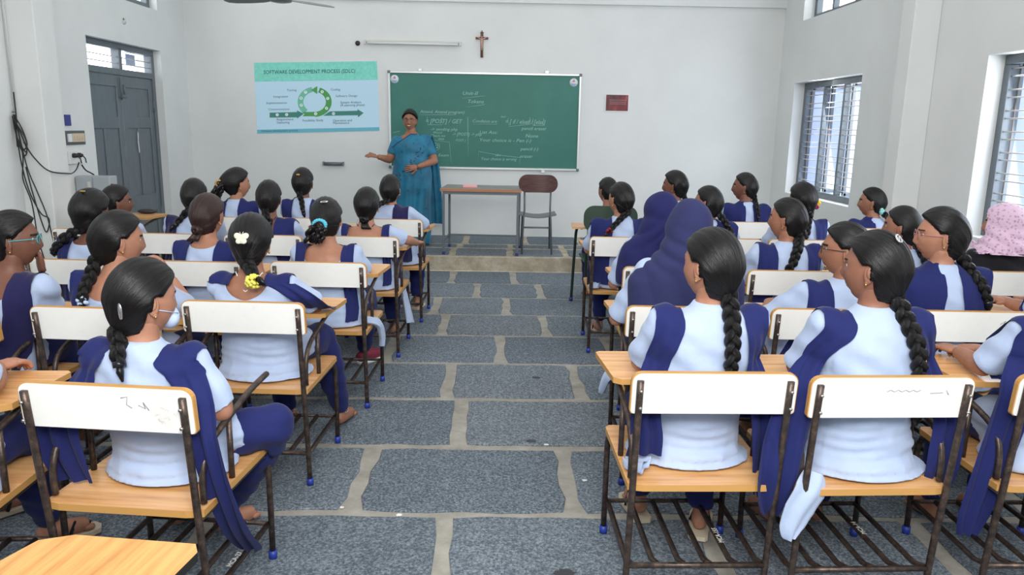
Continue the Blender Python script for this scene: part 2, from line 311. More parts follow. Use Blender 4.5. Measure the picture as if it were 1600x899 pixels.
# windows on the right
def window(n, y0, y1, z0, z1, mulls, grille=True, side=1, plane=None):
    x = plane if plane is not None else XR+.16*side; d = .07; fw = .068
    mb = MB(); mb.box((x, (y0+y1)/2, z1-fw/2), (d, y1-y0, fw), ch=.004); mb.box((x, (y0+y1)/2, z0+fw/2), (d, y1-y0, fw), ch=.004)
    mb.box((x, y0+fw/2, (z0+z1)/2), (d, fw, z1-z0-2*fw), ch=.004); mb.box((x, y1-fw/2, (z0+z1)/2), (d, fw, z1-z0-2*fw), ch=.004)
    o = struct('window_%d' % n, mb, 'grey_door')
    for q in mulls:
        m2 = MB(); m2.box((x, q, (z0+z1)/2), (d*.95, .042, z1-z0-2*fw), ch=.004); m2.build('mullion', 'grey_door', o, False)
    if grille:
        edges = [y0+fw]+sorted(mulls)+[y1-fw]; z = z0+fw+.05; k = 0
        while z < z1-fw-.02:
            for a, b in zip(edges[:-1], edges[1:]):
                m2 = MB(); m2.tube([(x-.012*side, a-.01, z), (x-.012*side, b+.01, z)], .0055, 6); m2.build('grille_bar', 'grille', o)
            z += .055 if k % 2 == 0 else .095; k += 1
    return o
w1 = window(1, W1[0]+.03, W1[1], W1[2], W1[3], [8.47, 9.0])
w2 = window(2, W2[0], W2[1], W2[2], W2[3], [4.58, 5.18])
w3 = window(3, W3[0], W3[1], W3[2], W3[3], [.7, 1.32])
window(4, 7.83, 9.51, 2.875, 3.6, [8.42, 8.99], False); window(5, 3.95, 5.79, 2.875, 3.6, [4.6, 5.2], False)
window(6, 7.74, 9.385, 2.83, 3.6, [8.3, 8.84], False, -1, XL-.12); window(7, 2.6, 4.6, 2.83, 3.6, [3.3, 3.9], False, -1, XL-.12)
# open casement leaves outside the windows
for wo, (y0, y1, z0, z1), hinges in ((w1, W1, (9.56, 8.97, 8.44)), (w2, W2, (5.74, 5.15, 4.55))):
    for h in hinges:
        m2 = MB(); x = XR+.2
        for dx in (0, .42): m2.box((x+dx+.02, h, (z0+z1)/2), (.04, .025, z1-z0-.12), 0)
        for zz in (z0+.07, z1-.07): m2.box((x+.23, h, zz), (.42, .025, .04), 0)
        m2.build('casement_leaf', 'grey_door', wo, False)
        m3 = MB(); m3.box((x+.23, h, (z0+z1)/2), (.38, .004, z1-z0-.16)); m3.build('pane', 'outside_blue', wo, False)
        m4 = MB(); m4.tube([(x-.005, h-.035, z0+.08), (x-.005, h-.035, z1-.08)], .006, 6); m4.build('bolt_rod', 'shutter_brown', wo)
# outside: veranda pillars and parapet in bright daylight
for y in (6.3, 8.35, 10.6, 3.6, 12.8, 15.5):
    mb = MB(); mb.box((6.1, y, 1.7), (.35, .35, 3.6), ch=.01); o = mb.build('veranda_pillar', 'outside_white', None, False); o['kind'] = 'structure'
def sbox(name, c, s, mat, label):
    mb = MB(); mb.box(c, s, ch=.01); o = mb.build(name, mat, None, False); o['kind'] = 'structure'; o['label'] = label; return o
sbox('parapet', (6.1, 8, .45), (.18, 22, .9), 'outside_white', 'white parapet of the veranda outside the windows')
sbox('veranda_beam', (6.1, 8, 3.2), (.3, 22, .35), 'outside_white', 'beam over the veranda outside the windows')
sbox('veranda_floor', (5.0, 8, -.1), (2.6, 22, .1), 'outside_blue', 'veranda floor outside the right wall')
sbox('far_facade', (14, 14, 1.5), (.4, 22, 9), 'outside_blue', 'pale facade across the yard')
sbox('corridor_floor', (-5.4, 7, -.1), (2.2, 12, .1), 'outside_blue', 'corridor floor beyond the door')

# door in the left wall
mb = MB(); x = XL-.13; fw = .065
mb.box((x, (DY0+DY1)/2, DZ-fw/2), (.09, DY1-DY0, fw), ch=.004); mb.box((x, DY0+fw/2, (DZ-fw)/2), (.09, fw, DZ-fw), ch=.004); mb.box((x, DY1-fw/2, (DZ-fw)/2), (.09, fw, DZ-fw), ch=.004)
mb.box((x, (DY0+DY1)/2, 2.09), (.09, DY1-DY0-2*fw, .065), ch=.004); mb.box((x, (DY0+DY1)/2+.02, 2.23), (.09, .06, .22), ch=.004)
door = struct('door_1', mb, 'grey_door')
for z in (2.18, 2.245):
    m2 = MB(); m2.tube([(x+.015, DY0+fw, z), (x+.015, DY1-fw, z)], .006, 6); m2.build('grille_bar', 'grille', door)
m2 = MB(); m2.box((x-.06, 9.02, 2.25), (.01, .22, .12)); m2.build('vent_sheet', 'outside_blue', door, False)
ym = (DY0+DY1)/2; lw = (DY1-DY0)/2-fw-.003
for s in (-1, 1):
    yc = ym+s*(lw/2+.002); m2 = MB(); H_ = 2.055
    m2.box((x, yc, H_/2), (.035, lw, H_))
    leaf = m2.build('door_leaf', 'grey_door', door, False)
    def rail(y0, y1, z0, z1): m3.box((x+.0225, (y0+y1)/2, (z0+z1)/2), (.014, y1-y0, z1-z0), ch=.004)
    m3 = MB(); a, b = yc-lw/2, yc+lw/2; st = .1
    rail(a, a+st, 0, H_); rail(b-st, b, 0, H_); rail(a+st, b-st, H_-.12, H_); rail(a+st, b-st, 1.5, 1.62); rail(a+st, b-st, .55, .75); rail(a+st, b-st, 0, .16)
    rail(yc-.05, yc+.05, .75, 1.5)
    m3.build('rail_frame', 'grey_door', leaf, False)
    for zz in (.5, 1.75):
        m4 = MB(); m4.tube([(x+.034, (b if s > 0 else a), zz-.07), (x+.034, (b if s > 0 else a), zz+.07)], .011, 6); m4.build('hinge', 'grey_steel', leaf)
m4 = MB(); m4.tube([(x+.045, ym-.03, 2.03), (x+.045, ym-.03, 1.8)], .008, 6); m4.build('tower_bolt', 'grey_steel', door)
m4 = MB(); m4.tube([(x+.045, ym+.04, 1.86), (x+.045, ym+.04, 1.96)], .009, 6); m4.tube([(x+.045, ym-.05, 1.83), (x+.045, ym+.1, 1.83)], .007, 6); m4.build('latch', 'grey_steel', door)
m4 = MB(); m4.prism([(0, 0), (.02, .03), (.012, .14), (.02, .22), (0, .25), (-.012, .13)], 0, .002); o = m4.build('paint_chip', 'door_chip', door, False); o.matrix_local = Matrix(((0, 0, 1, x+.031), (1, 0, 0, 8.86), (0, 1, 0, 1.22), (0, 0, 0, 1)))

# electrics on the left wall
t = empty('switchboard', (XL, 7.4, 1.42), 0, 'old switchboard with buff plate and stained surround beside the grey door', 'switchboard')
m2 = MB(); m2.box((.004, -.02, 0), (.008, .33, .13)); m2.build('stained_backing', 'dark_stain', t, False)
m2 = MB(); m2.box((.012, .01, 0), (.02, .21, .08), ch=.003); m2.build('plate', 'buff_paper', t, False)
m2 = MB(); m2.box((.012, -.13, 0), (.018, .06, .075), ch=.003); m2.build('switch_plate', 'white_plastic', t, False)
for k in range(4): m2 = MB(); m2.box((.026, -.06+.045*k, 0), (.01, .02, .03), ch=.003); m2.build('switch', 'buff_paper', t, False)
m2 = MB(); m2.box((XL+.004, 7.28, 1.58), (.008, .10, .10), ch=.002); tag(m2.build('notice', 'navy_notice', None, False), 'small navy blue square notice above the switchboard', 'notice')
t = empty('power_socket', (XL, 7.33, 1.24), 0, 'white double power socket with two black plugs', 'socket')
m2 = MB(); m2.box((.012, 0, 0), (.024, .24, .12), ch=.004); m2.build('socket_plate', 'white_plastic', t, False)
for k, y in enumerate((-.055, .03)):
    m2 = MB(); m2.rings([(0, 0, 0, .022, .022), (0, 0, .03, .022, .02), (0, 0, .05, .012, .012)], 10); m2.tube([(0, 0, .045), (-.03, 0, .07), (-.07, 0, .075)], .006, 6)
    o = m2.build('plug', 'dark_plastic', t); o.matrix_local = Matrix(((0, 0, 1, .02), (0, 1, 0, y), (1, 0, 0, .02), (0, 0, 0, 1)))
def curve_pts(P, n=8):
    P = [Vector(p) for p in P]; out = []
    for i in range(len(P)-1):
        p0, p1, p2, p3 = P[max(i-1, 0)], P[i], P[i+1], P[min(i+2, len(P)-1)]
        for k in range(n):
            t = k/n; out.append(.5*((2*p1)+(p2-p0)*t+(2*p0-5*p1+4*p2-p3)*t*t+(3*p1-p0-3*p2+p3)*t**3))
    out.append(P[-1]); return out
# cable bundle hooked on the left pillar (face y=6.505)
yp = 6.495
t = empty('cable_bundle', (-4.02, yp, 1.62), 0, 'looped bundle of black cable hanging from a hook on the left pillar', 'cable')
def cpath(L): return curve_pts([(max(x, -3.985)+4.02, y-yp, z-1.62) for x, y, z in L])
m2 = MB(); m2.tube([(.02, .01, .02), (.02, -.03, .02), (.03, -.04, .04)], .005, 6); m2.build('hook', 'silver', t)
for L in ([(-3.99, 6.49, 1.80), (-3.985, 6.49, 1.66), (-3.975, 6.47, 1.55)],
          [(-4.0, 6.47, 1.62), (-4.05, 6.47, 1.52), (-4.04, 6.46, 1.4), (-4.0, 6.46, 1.37), (-3.99, 6.46, 1.5), (-4.0, 6.46, 1.62)],
          [(-4.0, 6.46, 1.62), (-4.01, 6.46, 1.48), (-3.95, 6.45, 1.34), (-3.90, 6.45, 1.38), (-3.93, 6.46, 1.5), (-3.99, 6.46, 1.62)],
          [(-4.0, 6.45, 1.62), (-3.99, 6.45, 1.5), (-3.93, 6.44, 1.3), (-3.9, 6.44, 1.34), (-3.94, 6.45, 1.47), (-4.0, 6.45, 1.6)],
          [(-4.0, 6.44, 1.61), (-3.97, 6.44, 1.45), (-3.91, 6.44, 1.32), (-3.9, 6.44, 1.42), (-3.96, 6.44, 1.55), (-4.0, 6.44, 1.6)],
          [(-3.99, 6.47, 1.6), (-3.95, 6.46, 1.3), (-3.97, 6.46, 1.1), (-3.92, 6.46, .9), (-3.9, 6.46, .6), (-3.86, 6.46, .4)],
          [(-3.99, 6.46, 1.6), (-3.97, 6.46, 1.25), (-3.93, 6.46, 1.0), (-3.85, 6.45, .82), (-3.79, 6.45, .78), (-3.79, 6.45, .72), (-3.82, 6.45, .66), (-3.85, 6.45, .75), (-3.9, 6.45, 1.0), (-3.93, 6.45, 1.2)],
          [(-3.96, 6.45, 1.5), (-3.92, 6.45, 1.2), (-3.86, 6.45, 1.0), (-3.8, 6.45, .8), (-3.77, 6.45, .6), (-3.74, 6.44, .5)],
          [(-3.93, 6.46, 1.4), (-3.85, 6.44, 1.28), (-3.75, 6.46, 1.17), (-3.755, 6.75, 1.13), (-3.85, 7.0, 1.12), (-3.95, 7.25, 1.14), (-3.935, 7.275, 1.2)]):
    m2 = MB(); m2.tube(cpath(L), .0055, 6); m2.build('cable', 'black_cable', t)
m2 = MB(); m2.tube([(-3.985, 6.492, 1.78), (-3.995, 6.492, ZC-.1)], .006, 6); m2.tube([(-4.0, 6.496, 1.6), (-4.0, 6.496, ZC-.1)], .004, 6); tag(m2.build('conduit', 'wall_paint', None), 'thin white painted conduit running up the left pillar', 'conduit')
m2 = MB(); m2.tube(curve_pts([(XL+.05, 7.36, 1.17), (XL+.06, 7.4, 1.12), (XL+.08, 7.45, 1.09), (XL+.1, 7.47, 1.07)]), .007, 6); tag(m2.build('power_lead', 'black_cable', None), 'short black lead hanging from the right hand plug', 'cable')
# hole in wall (left) : painted conduit box
m2 = MB(); m2.tube([(XL-.001, 8.54, 2.61), (XL+.012, 8.54, 2.61)], .035, 14); o = m2.build('junction_box', ('wall_paint',), None); tag(o, 'round painted junction cover over the grey door', 'junction box')
m3 = MB(); m3.tube([(XL+.013, 8.515, 2.625), (XL+.0135, 8.515, 2.625)], .013, 10, flat=1); m3.build('cable_hole', 'dark_plastic', o)
# metal cabinet beside door
t = empty('equipment_cabinet', (XL+.165, 7.38, 0), 0, 'grey metal equipment cabinet standing against the left wall by the door', 'cabinet')
m2 = MB(); m2.box((0, 0, .54), (.32, .14, 1.06), ch=.006); m2.build('body', 'light_grey_metal', t, False)
for sx in (-1, 1): m2 = MB(); m2.box((sx*.08, -.076, .56), (.152, .012, 1.0), ch=.003); m2.build('door', 'light_grey_metal', t, False)
m2 = MB(); m2.box((-.03, -.086, .95), (.03, .01, .14), ch=.003); m2.build('lock_plate', 'cream_metal', t, False)
m2 = MB(); m2.box((.168, -.05, .75), (.012, .03, .5)); m2.build('side_strip', 'red_plastic', t, False)

# ================================================================== FRONT WALL FIXTURES
def lookY(o, x, y, z): o.matrix_local = Matrix(((1, 0, 0, x), (0, 0, -1, y), (0, 1, 0, z), (0, 0, 0, 1)))
# chalkboard
BX0, BX1, BZ0, BZ1 = -1.455, .98, 1.05, 2.244
t = empty('chalkboard', (0, YF, 0), 0, 'wide green chalkboard with white metal frame and chalk notes', 'chalkboard')
m2 = MB(); m2.box(((BX0+BX1)/2, -.015, (BZ0+BZ1)/2), (BX1-BX0-.03, .012, BZ1-BZ0-.03)); m2.build('writing_surface', 'chalkboard_green', t, False)
for a, b in (((BX0, BZ1), (BX1, BZ1)), ((BX0, BZ0), (BX1, BZ0)), ((BX0, BZ0), (BX0, BZ1)), ((BX1, BZ0), (BX1, BZ1))):
    m2 = MB(); cx, cz = (a[0]+b[0])/2, (a[1]+b[1])/2; m2.box((cx, -.019, cz), (abs(b[0]-a[0])+.028, .03, abs(b[1]-a[1])+.028) if a[0] == b[0] or a[1] == b[1] else 0, ch=.004); m2.build('frame_rail', 'alu', t, False)
for x, z in ((BX0, BZ0), (BX0, BZ1), (BX1, BZ0), (BX1, BZ1)): m2 = MB(); m2.box((x, -.022, z), (.036, .036, .036), ch=.006); m2.build('corner_piece', 'grey_steel', t, False)
for x, z in ((-1.06, BZ1+.03), (.55, BZ1+.03), (.53, BZ0-.03)): m2 = MB(); m2.box((x, -.02, z), (.05, .03, .035), ch=.004); m2.build('mounting_clip', 'alu', t, False)
for x, z in ((-1.385, 2.155), (.895, 2.152)):
    m2 = MB(); m2.tube([(x, -.021, z), (x, -.024, z)], .052, 24); s = m2.build('round_sticker', 'sticker_white', t)
    m2 = MB(); m2.box((x, -.0255, z-.022), (.055, .002, .012)); m2.box((x, -.0255, z-.038), (.04, .002, .008)); m2.build('sticker_print', 'sticker_blue', s, False)
    m2 = MB(); m2.box((x, -.0255, z+.015), (.03, .002, .016)); m2.box((x+.004, -.0255, z+.03), (.014, .002, .01)); m2.build('sticker_print', 'sticker_red', s, False)
def bp(px, py): return (-1.455+(px-608)/299*2.435, 2.246-(py-112-(px-608)*.018)/152.5*1.2)
def chalk(txt, px, py, h, sx=1.0, ang=0):
    X, Z = bp(px, py); me = textmesh(txt, h/152.5*1.2*1.35, 'chalk', 'LEFT', -.0, .25, sx); o = link('chalk_writing', me, t)
    lookY(o, X, -.0225, Z)
def cline(L, r=.0028):
    m2 = MB(); m2.tube([(bp(x, y)[0], -.0225, bp(x, y)[1]) for x, y in L], r, 4, flat=.5); m2.build('chalk_line', 'chalk', t)
for a in [('Unit-II', 722, 146, 6, 1.2), ('Tokens', 730, 159, 6, 1.1), ('Attend. Attend program)', 656, 175, 5, 1.05), ('= [POST] / GET', 664, 190, 7, .95), ('-> sending php', 672, 203, 5, 1.1),
          ('Word', 676, 208.5, 4, 1.1), ('-> [POST] -> php', 706, 211, 5, 1), ('Check me', 672, 213.5, 4, 1.1), ('data', 684, 218.5, 4, 1.1), ('POST )', 712, 221, 4, 1), ('(2)', 678, 231, 6, 1), ('Exam', 684, 245, 5, 1.2),
          ('Condition are', 738, 190, 5, 1.05), ('= [ if / elseif / [else]', 790, 191, 7, .88), ('pencil eraser', 816, 202, 5.5, 1.05), ('None', 822, 214, 6, 1.15), ('List Ass:', 749, 208, 5.5, 1.2), ('Your choice is - Pen (-)', 749, 220.5, 5.5, 1.22),
          ('pencil (-)', 815, 235, 5.5, 1.1), ('eraser', 814, 247, 5.5, 1.1), ('abc', 775, 245, 4, 1.2), ('Your choice is wrong', 752, 251, 5, 1), ('item', 783, 183, 3.5, 1)]: chalk(*a)
for L in ([(722, 154), (758, 150)], [(728, 168), (758, 164)], [(655, 180), (712, 180)], [(667, 183.5), (668, 196), (691, 196), (690, 184)], [(731, 184), (732, 247)], [(677, 221), (702, 224), (705, 258)], [(738, 195), (778, 195)],
          [(794, 186), (796, 199), (830, 195), (829, 184)], [(834, 186), (834, 197), (850, 197), (851, 186)], [(748, 258), (748, 239), (780, 245), (815, 249), (814, 259)], [(612, 209), (624, 206)], [(672, 224), (687, 227), (687, 237), (675, 236)]): cline(L)
# projected slide
SC = [(-3.158, 2.325), (-1.607, 2.372), (-1.59, 1.507), (-3.163, 1.444)]
def spt(x, y, d=0.0):
    xl = 45+40*(y-97)/761; xr = 1378+25*(y-72)/753; u = (x-xl)/(xr-xl); v_ = (y-(97-25*u))/((858-33*u)-(97-25*u))
    a = Vector(SC[0]).lerp(Vector(SC[1]), u); b = Vector(SC[3]).lerp(Vector(SC[2]), u); q = a.lerp(b, v_); return (q.x, YF-.004-d, q.y)
t = empty('projected_slide', (0, 0, 0), 0, 'bluish green projected slide about the software development process, left of the chalkboard', 'projection')
def sl(name, polys, mat, d):
    m2 = MB()
    for P in polys: m2.add([spt(x, y, d) for x, y in P]+[spt(x, y, d-.0012) for x, y in P], [tuple(range(len(P)))]+[(i, (i+1) % len(P), len(P)+(i+1) % len(P), len(P)+i) for i in range(len(P))])
    return m2.build(name, mat, t, False)
sl('slide_background', [[(45, 97), (85, 858), (1403, 825), (1378, 72)]], 'slide_body', 0)
sl('slide_header', [[(45, 97), (55, 299), (1386, 272), (1378, 72)]], 'slide_header', .001)
sl('slide_footer', [[(83, 815), (85, 858), (1403, 825), (1401, 785)]], 'slide_band', .001)
sl('process_arrow', [[(218, 630), (218, 683), (515, 680), (515, 692), (587, 640), (512, 604), (514, 622)]], 'slide_teal', .002)
sl('process_arrow', [[(868, 614), (795, 662), (1170, 656), (1172, 678), (1232, 630), (1165, 588), (1167, 606)]], 'slide_teal', .002)
def arc(cx, cy, r0, r1, a0, a1, n=20, ky=.9): return [(cx+r1*cos(radians(a0+(a1-a0)*i/n)), cy-r1*ky*sin(radians(a0+(a1-a0)*i/n))) for i in range(n+1)]+[(cx+r0*cos(radians(a1+(a0-a1)*i/n)), cy-r0*ky*sin(radians(a1+(a0-a1)*i/n))) for i in range(n+1)]
def strip(name, cx, cy, r0, r1, a0, a1, mat, d, n=20, ky=.88):
    P = arc(cx, cy, r0, r1, a0, a1, n, ky); polys = []
    for i in range(n): polys.append([P[i], P[i+1], P[2*n-i], P[2*n+1-i]])
    sl(name, polys, mat, d)
strip('ring_arrow', 703, 512, 122, 184, 100, 232, 'slide_mint', .002)
strip('ring_arrow', 703, 512, 122, 184, -88, 72, 'slide_green', .0025)
sl('ring_arrow', [[(565, 622), (597, 645), (570, 668), (715, 668), (715, 619)]], 'slide_green', .0026); sl('arrow_head', [[(664, 384), (732, 428), (732, 342)]], 'slide_green', .003)
for k, (x, y) in enumerate(((300, 652), (402, 650), (715, 640), (832, 580), (845, 474), (785, 403), (605, 408), (557, 472), (560, 548), (908, 638))):
    sl('number_disc', [[(x+17*cos(a*pi/6), y+17*sin(a*pi/6)) for a in range(12)]], 'slide_white', .0035)
    me = textmesh(str(k+1), 26, 'slide_dark', 'CENTER'); a = coords(me); a = np.array([spt(x+p[0], y-p[1], .0045) for p in a]); setcoords(me, a); link('number', me, t)
for txt, x, y, s, mat, sx in [('SOFTWARE DEVELOPMENT PROCESS (SDLC)', 150, 200, 58, 'slide_dark', .86), ('Testing', 402, 388, 34, 'slide_grey', 1.05), ('Integration', 256, 458, 34, 'slide_grey', 1.08), ('Implementation', 180, 527, 34, 'slide_grey', 1.05), ('Communication', 203, 595, 34, 'slide_grey', 1.05),
     ('Requirement', 294, 705, 34, 'slide_dark', 1.02), ('Gathering', 294, 738, 34, 'slide_dark', 1.02), ('Feasibility Study', 572, 715, 34, 'slide_dark', 1.03), ('Operation and', 900, 715, 34, 'slide_dark', 1.03), ('Maintenance', 900, 742, 34, 'slide_dark', 1.03),
     ('Coding', 876, 380, 34, 'slide_grey', 1.05), ('Software Design', 930, 449, 34, 'slide_grey', 1.05), ('System Analysis', 980, 518, 34, 'slide_dark', 1.05), ('(A planning phase)', 980, 548, 34, 'slide_dark', 1.05), ('Software development process', 130, 831, 30, 'slide_dark', 1.05), ('2024', 1310, 806, 26, 'slide_dark', .6)]:
    if txt == '2024': continue
    me = textmesh(txt, s, mat, 'LEFT', 0, 0, sx); a = coords(me); a = np.array([spt(x+p[0], y-p[1]-(p[0]*.02), .003) for p in a]); setcoords(me, a); link('slide_text', me, t)
# crucifix
t = empty('crucifix', (-.28, YF-.012, 2.6), 0, 'brown wooden crucifix high on the front wall', 'crucifix')
m2 = MB(); m2.box((0, 0, -.005), (.034, .018, .31), ch=.003); m2.box((0, 0, .073), (.16, .018, .028), ch=.003); m2.ell((0, 0, .14), (.022, .012, .012)); m2.ell((0, 0, .158), (.006, .006, .012)); m2.build('cross', 'crucifix_wood', t)
m2 = MB(); m2.tube([(-.062, -.02, .085), (-.03, -.022, .068), (0, -.024, .058), (.03, -.022, .068), (.062, -.02, .085)], [.004, .006, .009, .006, .004], 6); m2.tube([(0, -.024, .068), (0, -.024, .02), (.003, -.022, -.03), (0, -.02, -.075)], [.012, .012, .01, .005], 8); m2.ell((0, -.026, .082), (.009, .009, .012)); m2.build('figure', 'crucifix_body', t)
# tube light
t = empty('tube_light', (-1.15, YF-.025, 2.602), 0, 'long cream tube light batten above the chalkboard', 'tube light')
m2 = MB(); m2.box((0, .005, .012), (1.22, .035, .025), ch=.004); m2.build('batten', 'cream_metal', t, False)
m2 = MB(); m2.tube([(-.57, -.02, -.014), (.57, -.02, -.014)], .013, 12); m2.build('tube', 'white_plastic', t)
for s in (-1, 1): m2 = MB(); m2.box((s*.598, -.012, -.004), (.024, .04, .055), ch=.004); m2.build('tube_holder', 'cream_metal', t, False)
# speaker hole
m2 = MB(); m2.tube([(-1.845, YF-.001, 2.585), (-1.845, YF-.02, 2.585)], [.032, .026], 16); o = tag(m2.build('wall_grommet', 'dark_plastic', None), 'round black ceiling cable outlet left of the tube light', 'cable outlet')
o['label'] = 'round black cable outlet left of the tube light'
# duster holder / bracket
t = empty('wall_bracket', (-2.19, YF-.035, 1.075), 0, 'grey rounded bracket on the wall below the slide', 'bracket')
m2 = MB(); m2.tube([(-.12, 0, 0), (.12, 0, 0)], .02, 10); m2.build('bar', 'grey_steel', t); m2 = MB()
for s in (-1, 1): m2.box((s*.128, .005, .006), (.016, .06, .05), ch=.004)
m2.box((0, .02, .018), (.25, .03, .012), ch=.003); m2.build('end_cheeks', 'fan_grey', t, False)
# poster
t = empty('dark_red_poster', (1.461, YF-.004, 1.91), 0, 'small glossy dark red poster right of the chalkboard', 'poster')
m2 = MB(); m2.box((0, 0, 0), (.31, .006, .225)); m2.build('paper_margin', 'white_plastic', t, False)
m2 = MB(); m2.box((0, -.004, 0), (.285, .004, .2)); m2.build('print', 'red_poster', t, False)
for k, z in enumerate((.035, .01, -.012)): m2 = MB(); m2.box((.01, -.0065, z), (.21 if k else .22, .001, .006)); m2.build('text_line', 'poster_line', t, False)
# ceiling fan
t = empty('ceiling_fan', (-2.13, 7.74, 0), 0, 'grey ceiling fan blade showing at the top of the picture', 'ceiling fan')
fz = 2.738
m2 = MB(); m2.tube([(0, 0, fz+.05), (0, 0, ZC)], .013, 8); m2.build('downrod', 'fan_grey', t)
m2 = MB(); m2.rings([(0, 0, fz-.03, .05, .05), (0, 0, fz-.02, .1, .1), (0, 0, fz+.03, .11, .11), (0, 0, fz+.06, .04, .04)], 20); m2.build('motor', 'fan_grey', t)
for k in range(3):
    a = radians(47+120*k); m2 = MB(); ca, sa = cos(a), sin(a); vs = []
    prof = [(.1, .03), (.2, .055), (.35, .065), (.5, .062), (.575, .045), (.6, .012)]
    for z in (0, .006):
        for r, wd in prof:
            for sgn in (-1, 1): vs.append((ca*r-sa*wd*sgn, sa*r+ca*wd*sgn, fz+z+sgn*wd*.3))
    n = len(prof)*2; fs = []
    for i in range(len(prof)-1): fs += [(2*i, 2*i+1, 2*i+3, 2*i+2), (n+2*i, n+2*i+2, n+2*i+3, n+2*i+1), (2*i, 2*i+2, n+2*i+2, n+2*i), (2*i+1, n+2*i+1, n+2*i+3, 2*i+3)]
    fs += [(n-2, n-1, 2*n-1, 2*n-2)]; m2.add(vs, fs); m2.build('blade', 'fan_grey', t, False)

# teacher's table and chair
t = empty('teacher_table', (-.235, 8.56, PZ), radians(-3), 'steel framed teacher table with grey wood top on the platform', 'table')
TW, TD, TH = .83, .55, .745
m2 = MB(); m2.box((0, TD/2, TH-.018), (.90, .6, .03), 0, ch=.004); m2.build('tabletop', 'table_top', t, False)
m2 = MB(); m2.box((0, TD/2-.3, TH-.02), (.902, .012, .036), 0, ch=.003); m2.build('edge_band', 'table_edge', t, False)
m2 = MB(); m2.box((0, .0, TH-.05), (TW, .025, .035)); m2.box((0, TD, TH-.05), (TW, .025, .035)); m2.box((-TW/2, TD/2, TH-.05), (.025, TD, .035)); m2.box((TW/2, TD/2, TH-.05), (.025, TD, .035)); m2.build('apron', 'grey_steel', t, False)
for sx in (-1, 1):
    for y in (0, TD):
        m2 = MB(); m2.box((sx*TW/2, y, TH/2-.02), (.026, .026, TH-.07), ch=.003); g_ = m2.build('leg', 'grey_steel', t, False)
        m3 = MB(); m3.box((sx*TW/2, y, .016), (.034, .034, .032), ch=.004); m3.build('foot_cap', 'dark_blue_cap', g_, False)
    m2 = MB(); m2.box((sx*TW/2, TD/2, .15), (.02, TD, .02)); m2.build('side_stretcher', 'grey_steel', t, False)
m2 = MB(); m2.box((0, TD-.03, .15), (TW, .02, .02)); m2.build('stretcher', 'grey_steel', t, False)
m2 = MB(); m2.box((-.365, 8.74, PZ+TH+.012), (.16, .10, .03), M3=Matrix.Rotation(.1, 3, 'Z'), ch=.004); tag(m2.build('pink_booklet', 'pink_paper', None, False), 'pink booklet lying on the teacher table', 'booklet')
t = empty('teacher_chair', (.405, 8.68, PZ), 0, 'brown backed steel chair standing empty beside the teacher table', 'chair')
def rrect(w_, h, r, n=6): 
    P = []
    for cx, cy, a0 in ((w_/2-r, h/2-r, 0), (-w_/2+r, h/2-r, 90), (-w_/2+r, -h/2+r, 180), (w_/2-r, -h/2+r, 270)):
        P += [(cx+r*cos(radians(a0+90*i/n)), cy+r*sin(radians(a0+90*i/n))) for i in range(n+1)]
    return P
# back panel with slight curve
def curved_panel(w_, h, r, th, bend, name, mat, parent, zc, y0, nx=14):
    P = rrect(w_, h, r); m2 = MB(); k = len(P)
    # slice into columns
    xs = sorted({round(x, 4) for x, z in P}); cols = []
    for x in xs:
        hh = h/2 if abs(x) <= w_/2-r else (h/2-r+sqrt(max(0, r*r-(abs(x)-(w_/2-r))**2))); cols.append((x, hh))
    mid = [c for c in np.linspace(-(w_/2-r), w_/2-r, 9)[1:-1]]; cols = sorted(cols+[(x, h/2) for x in mid])
    vs = []
    for x, hh in cols:
        yy = y0+bend*((2*x/w_)**2)
        vs += [(x, yy-th/2, zc-hh), (x, yy-th/2, zc+hh), (x, yy+th/2, zc+hh), (x, yy+th/2, zc-hh)]
    fs = []
    for i in range(len(cols)-1):
        a, b = 4*i, 4*i+4
        for q in range(4): fs.append((a+q, a+(q+1) % 4, b+(q+1) % 4, b+q))
    fs += [(3, 2, 1, 0), tuple(4*(len(cols)-1)+q for q in range(4))]; m2.add(vs, fs); return m2.build(name, mat, parent, True, 40)
curved_panel(.44, .20, .095, .014, -.03, 'backrest', 'rosewood', t, .80, .44-.42)
m2 = MB(); G = []
for a in range(2):
    pass
vs = []; nx = 12
for i in range(nx+1):
    x = -.22+.44*i/nx; zz = .445-.035*cos(x/.22*pi/2)
    for y, dz in ((.06, .0), (.40, .0)): vs += [(x, y, zz+.008), (x, y, zz-.008)]
fs = []
for i in range(nx):
    a = 4*i; b = a+4; fs += [(a, b, b+2, a+2), (a+1, a+3, b+3, b+1), (a, a+1, b+1, b), (a+2, b+2, b+3, a+3)]
fs += [(0, 2, 3, 1), (4*nx, 4*nx+1, 4*nx+3, 4*nx+2)]; m2.add(vs, fs); m2.build('seat', 'fan_grey', t, True, 40)
for s in (-1, 1):
    m2 = MB(); m2.tube([(s*.17, -.02, 0), (s*.155, .04, .4), (s*.145, .035, .5), (s*.15, .035, .86)], .011, 8); m2.build('rear_leg', 'grey_steel', t)
    m2 = MB(); m2.tube([(s*.17, .40, 0), (s*.16, .36, .41), (s*.155, .06, .42)], .011, 8); m2.build('front_leg', 'grey_steel', t)
m2 = MB(); m2.tube([(-.16, .035, .3), (.16, .035, .3)], .01, 8); m2.build('stretcher', 'grey_steel', t)

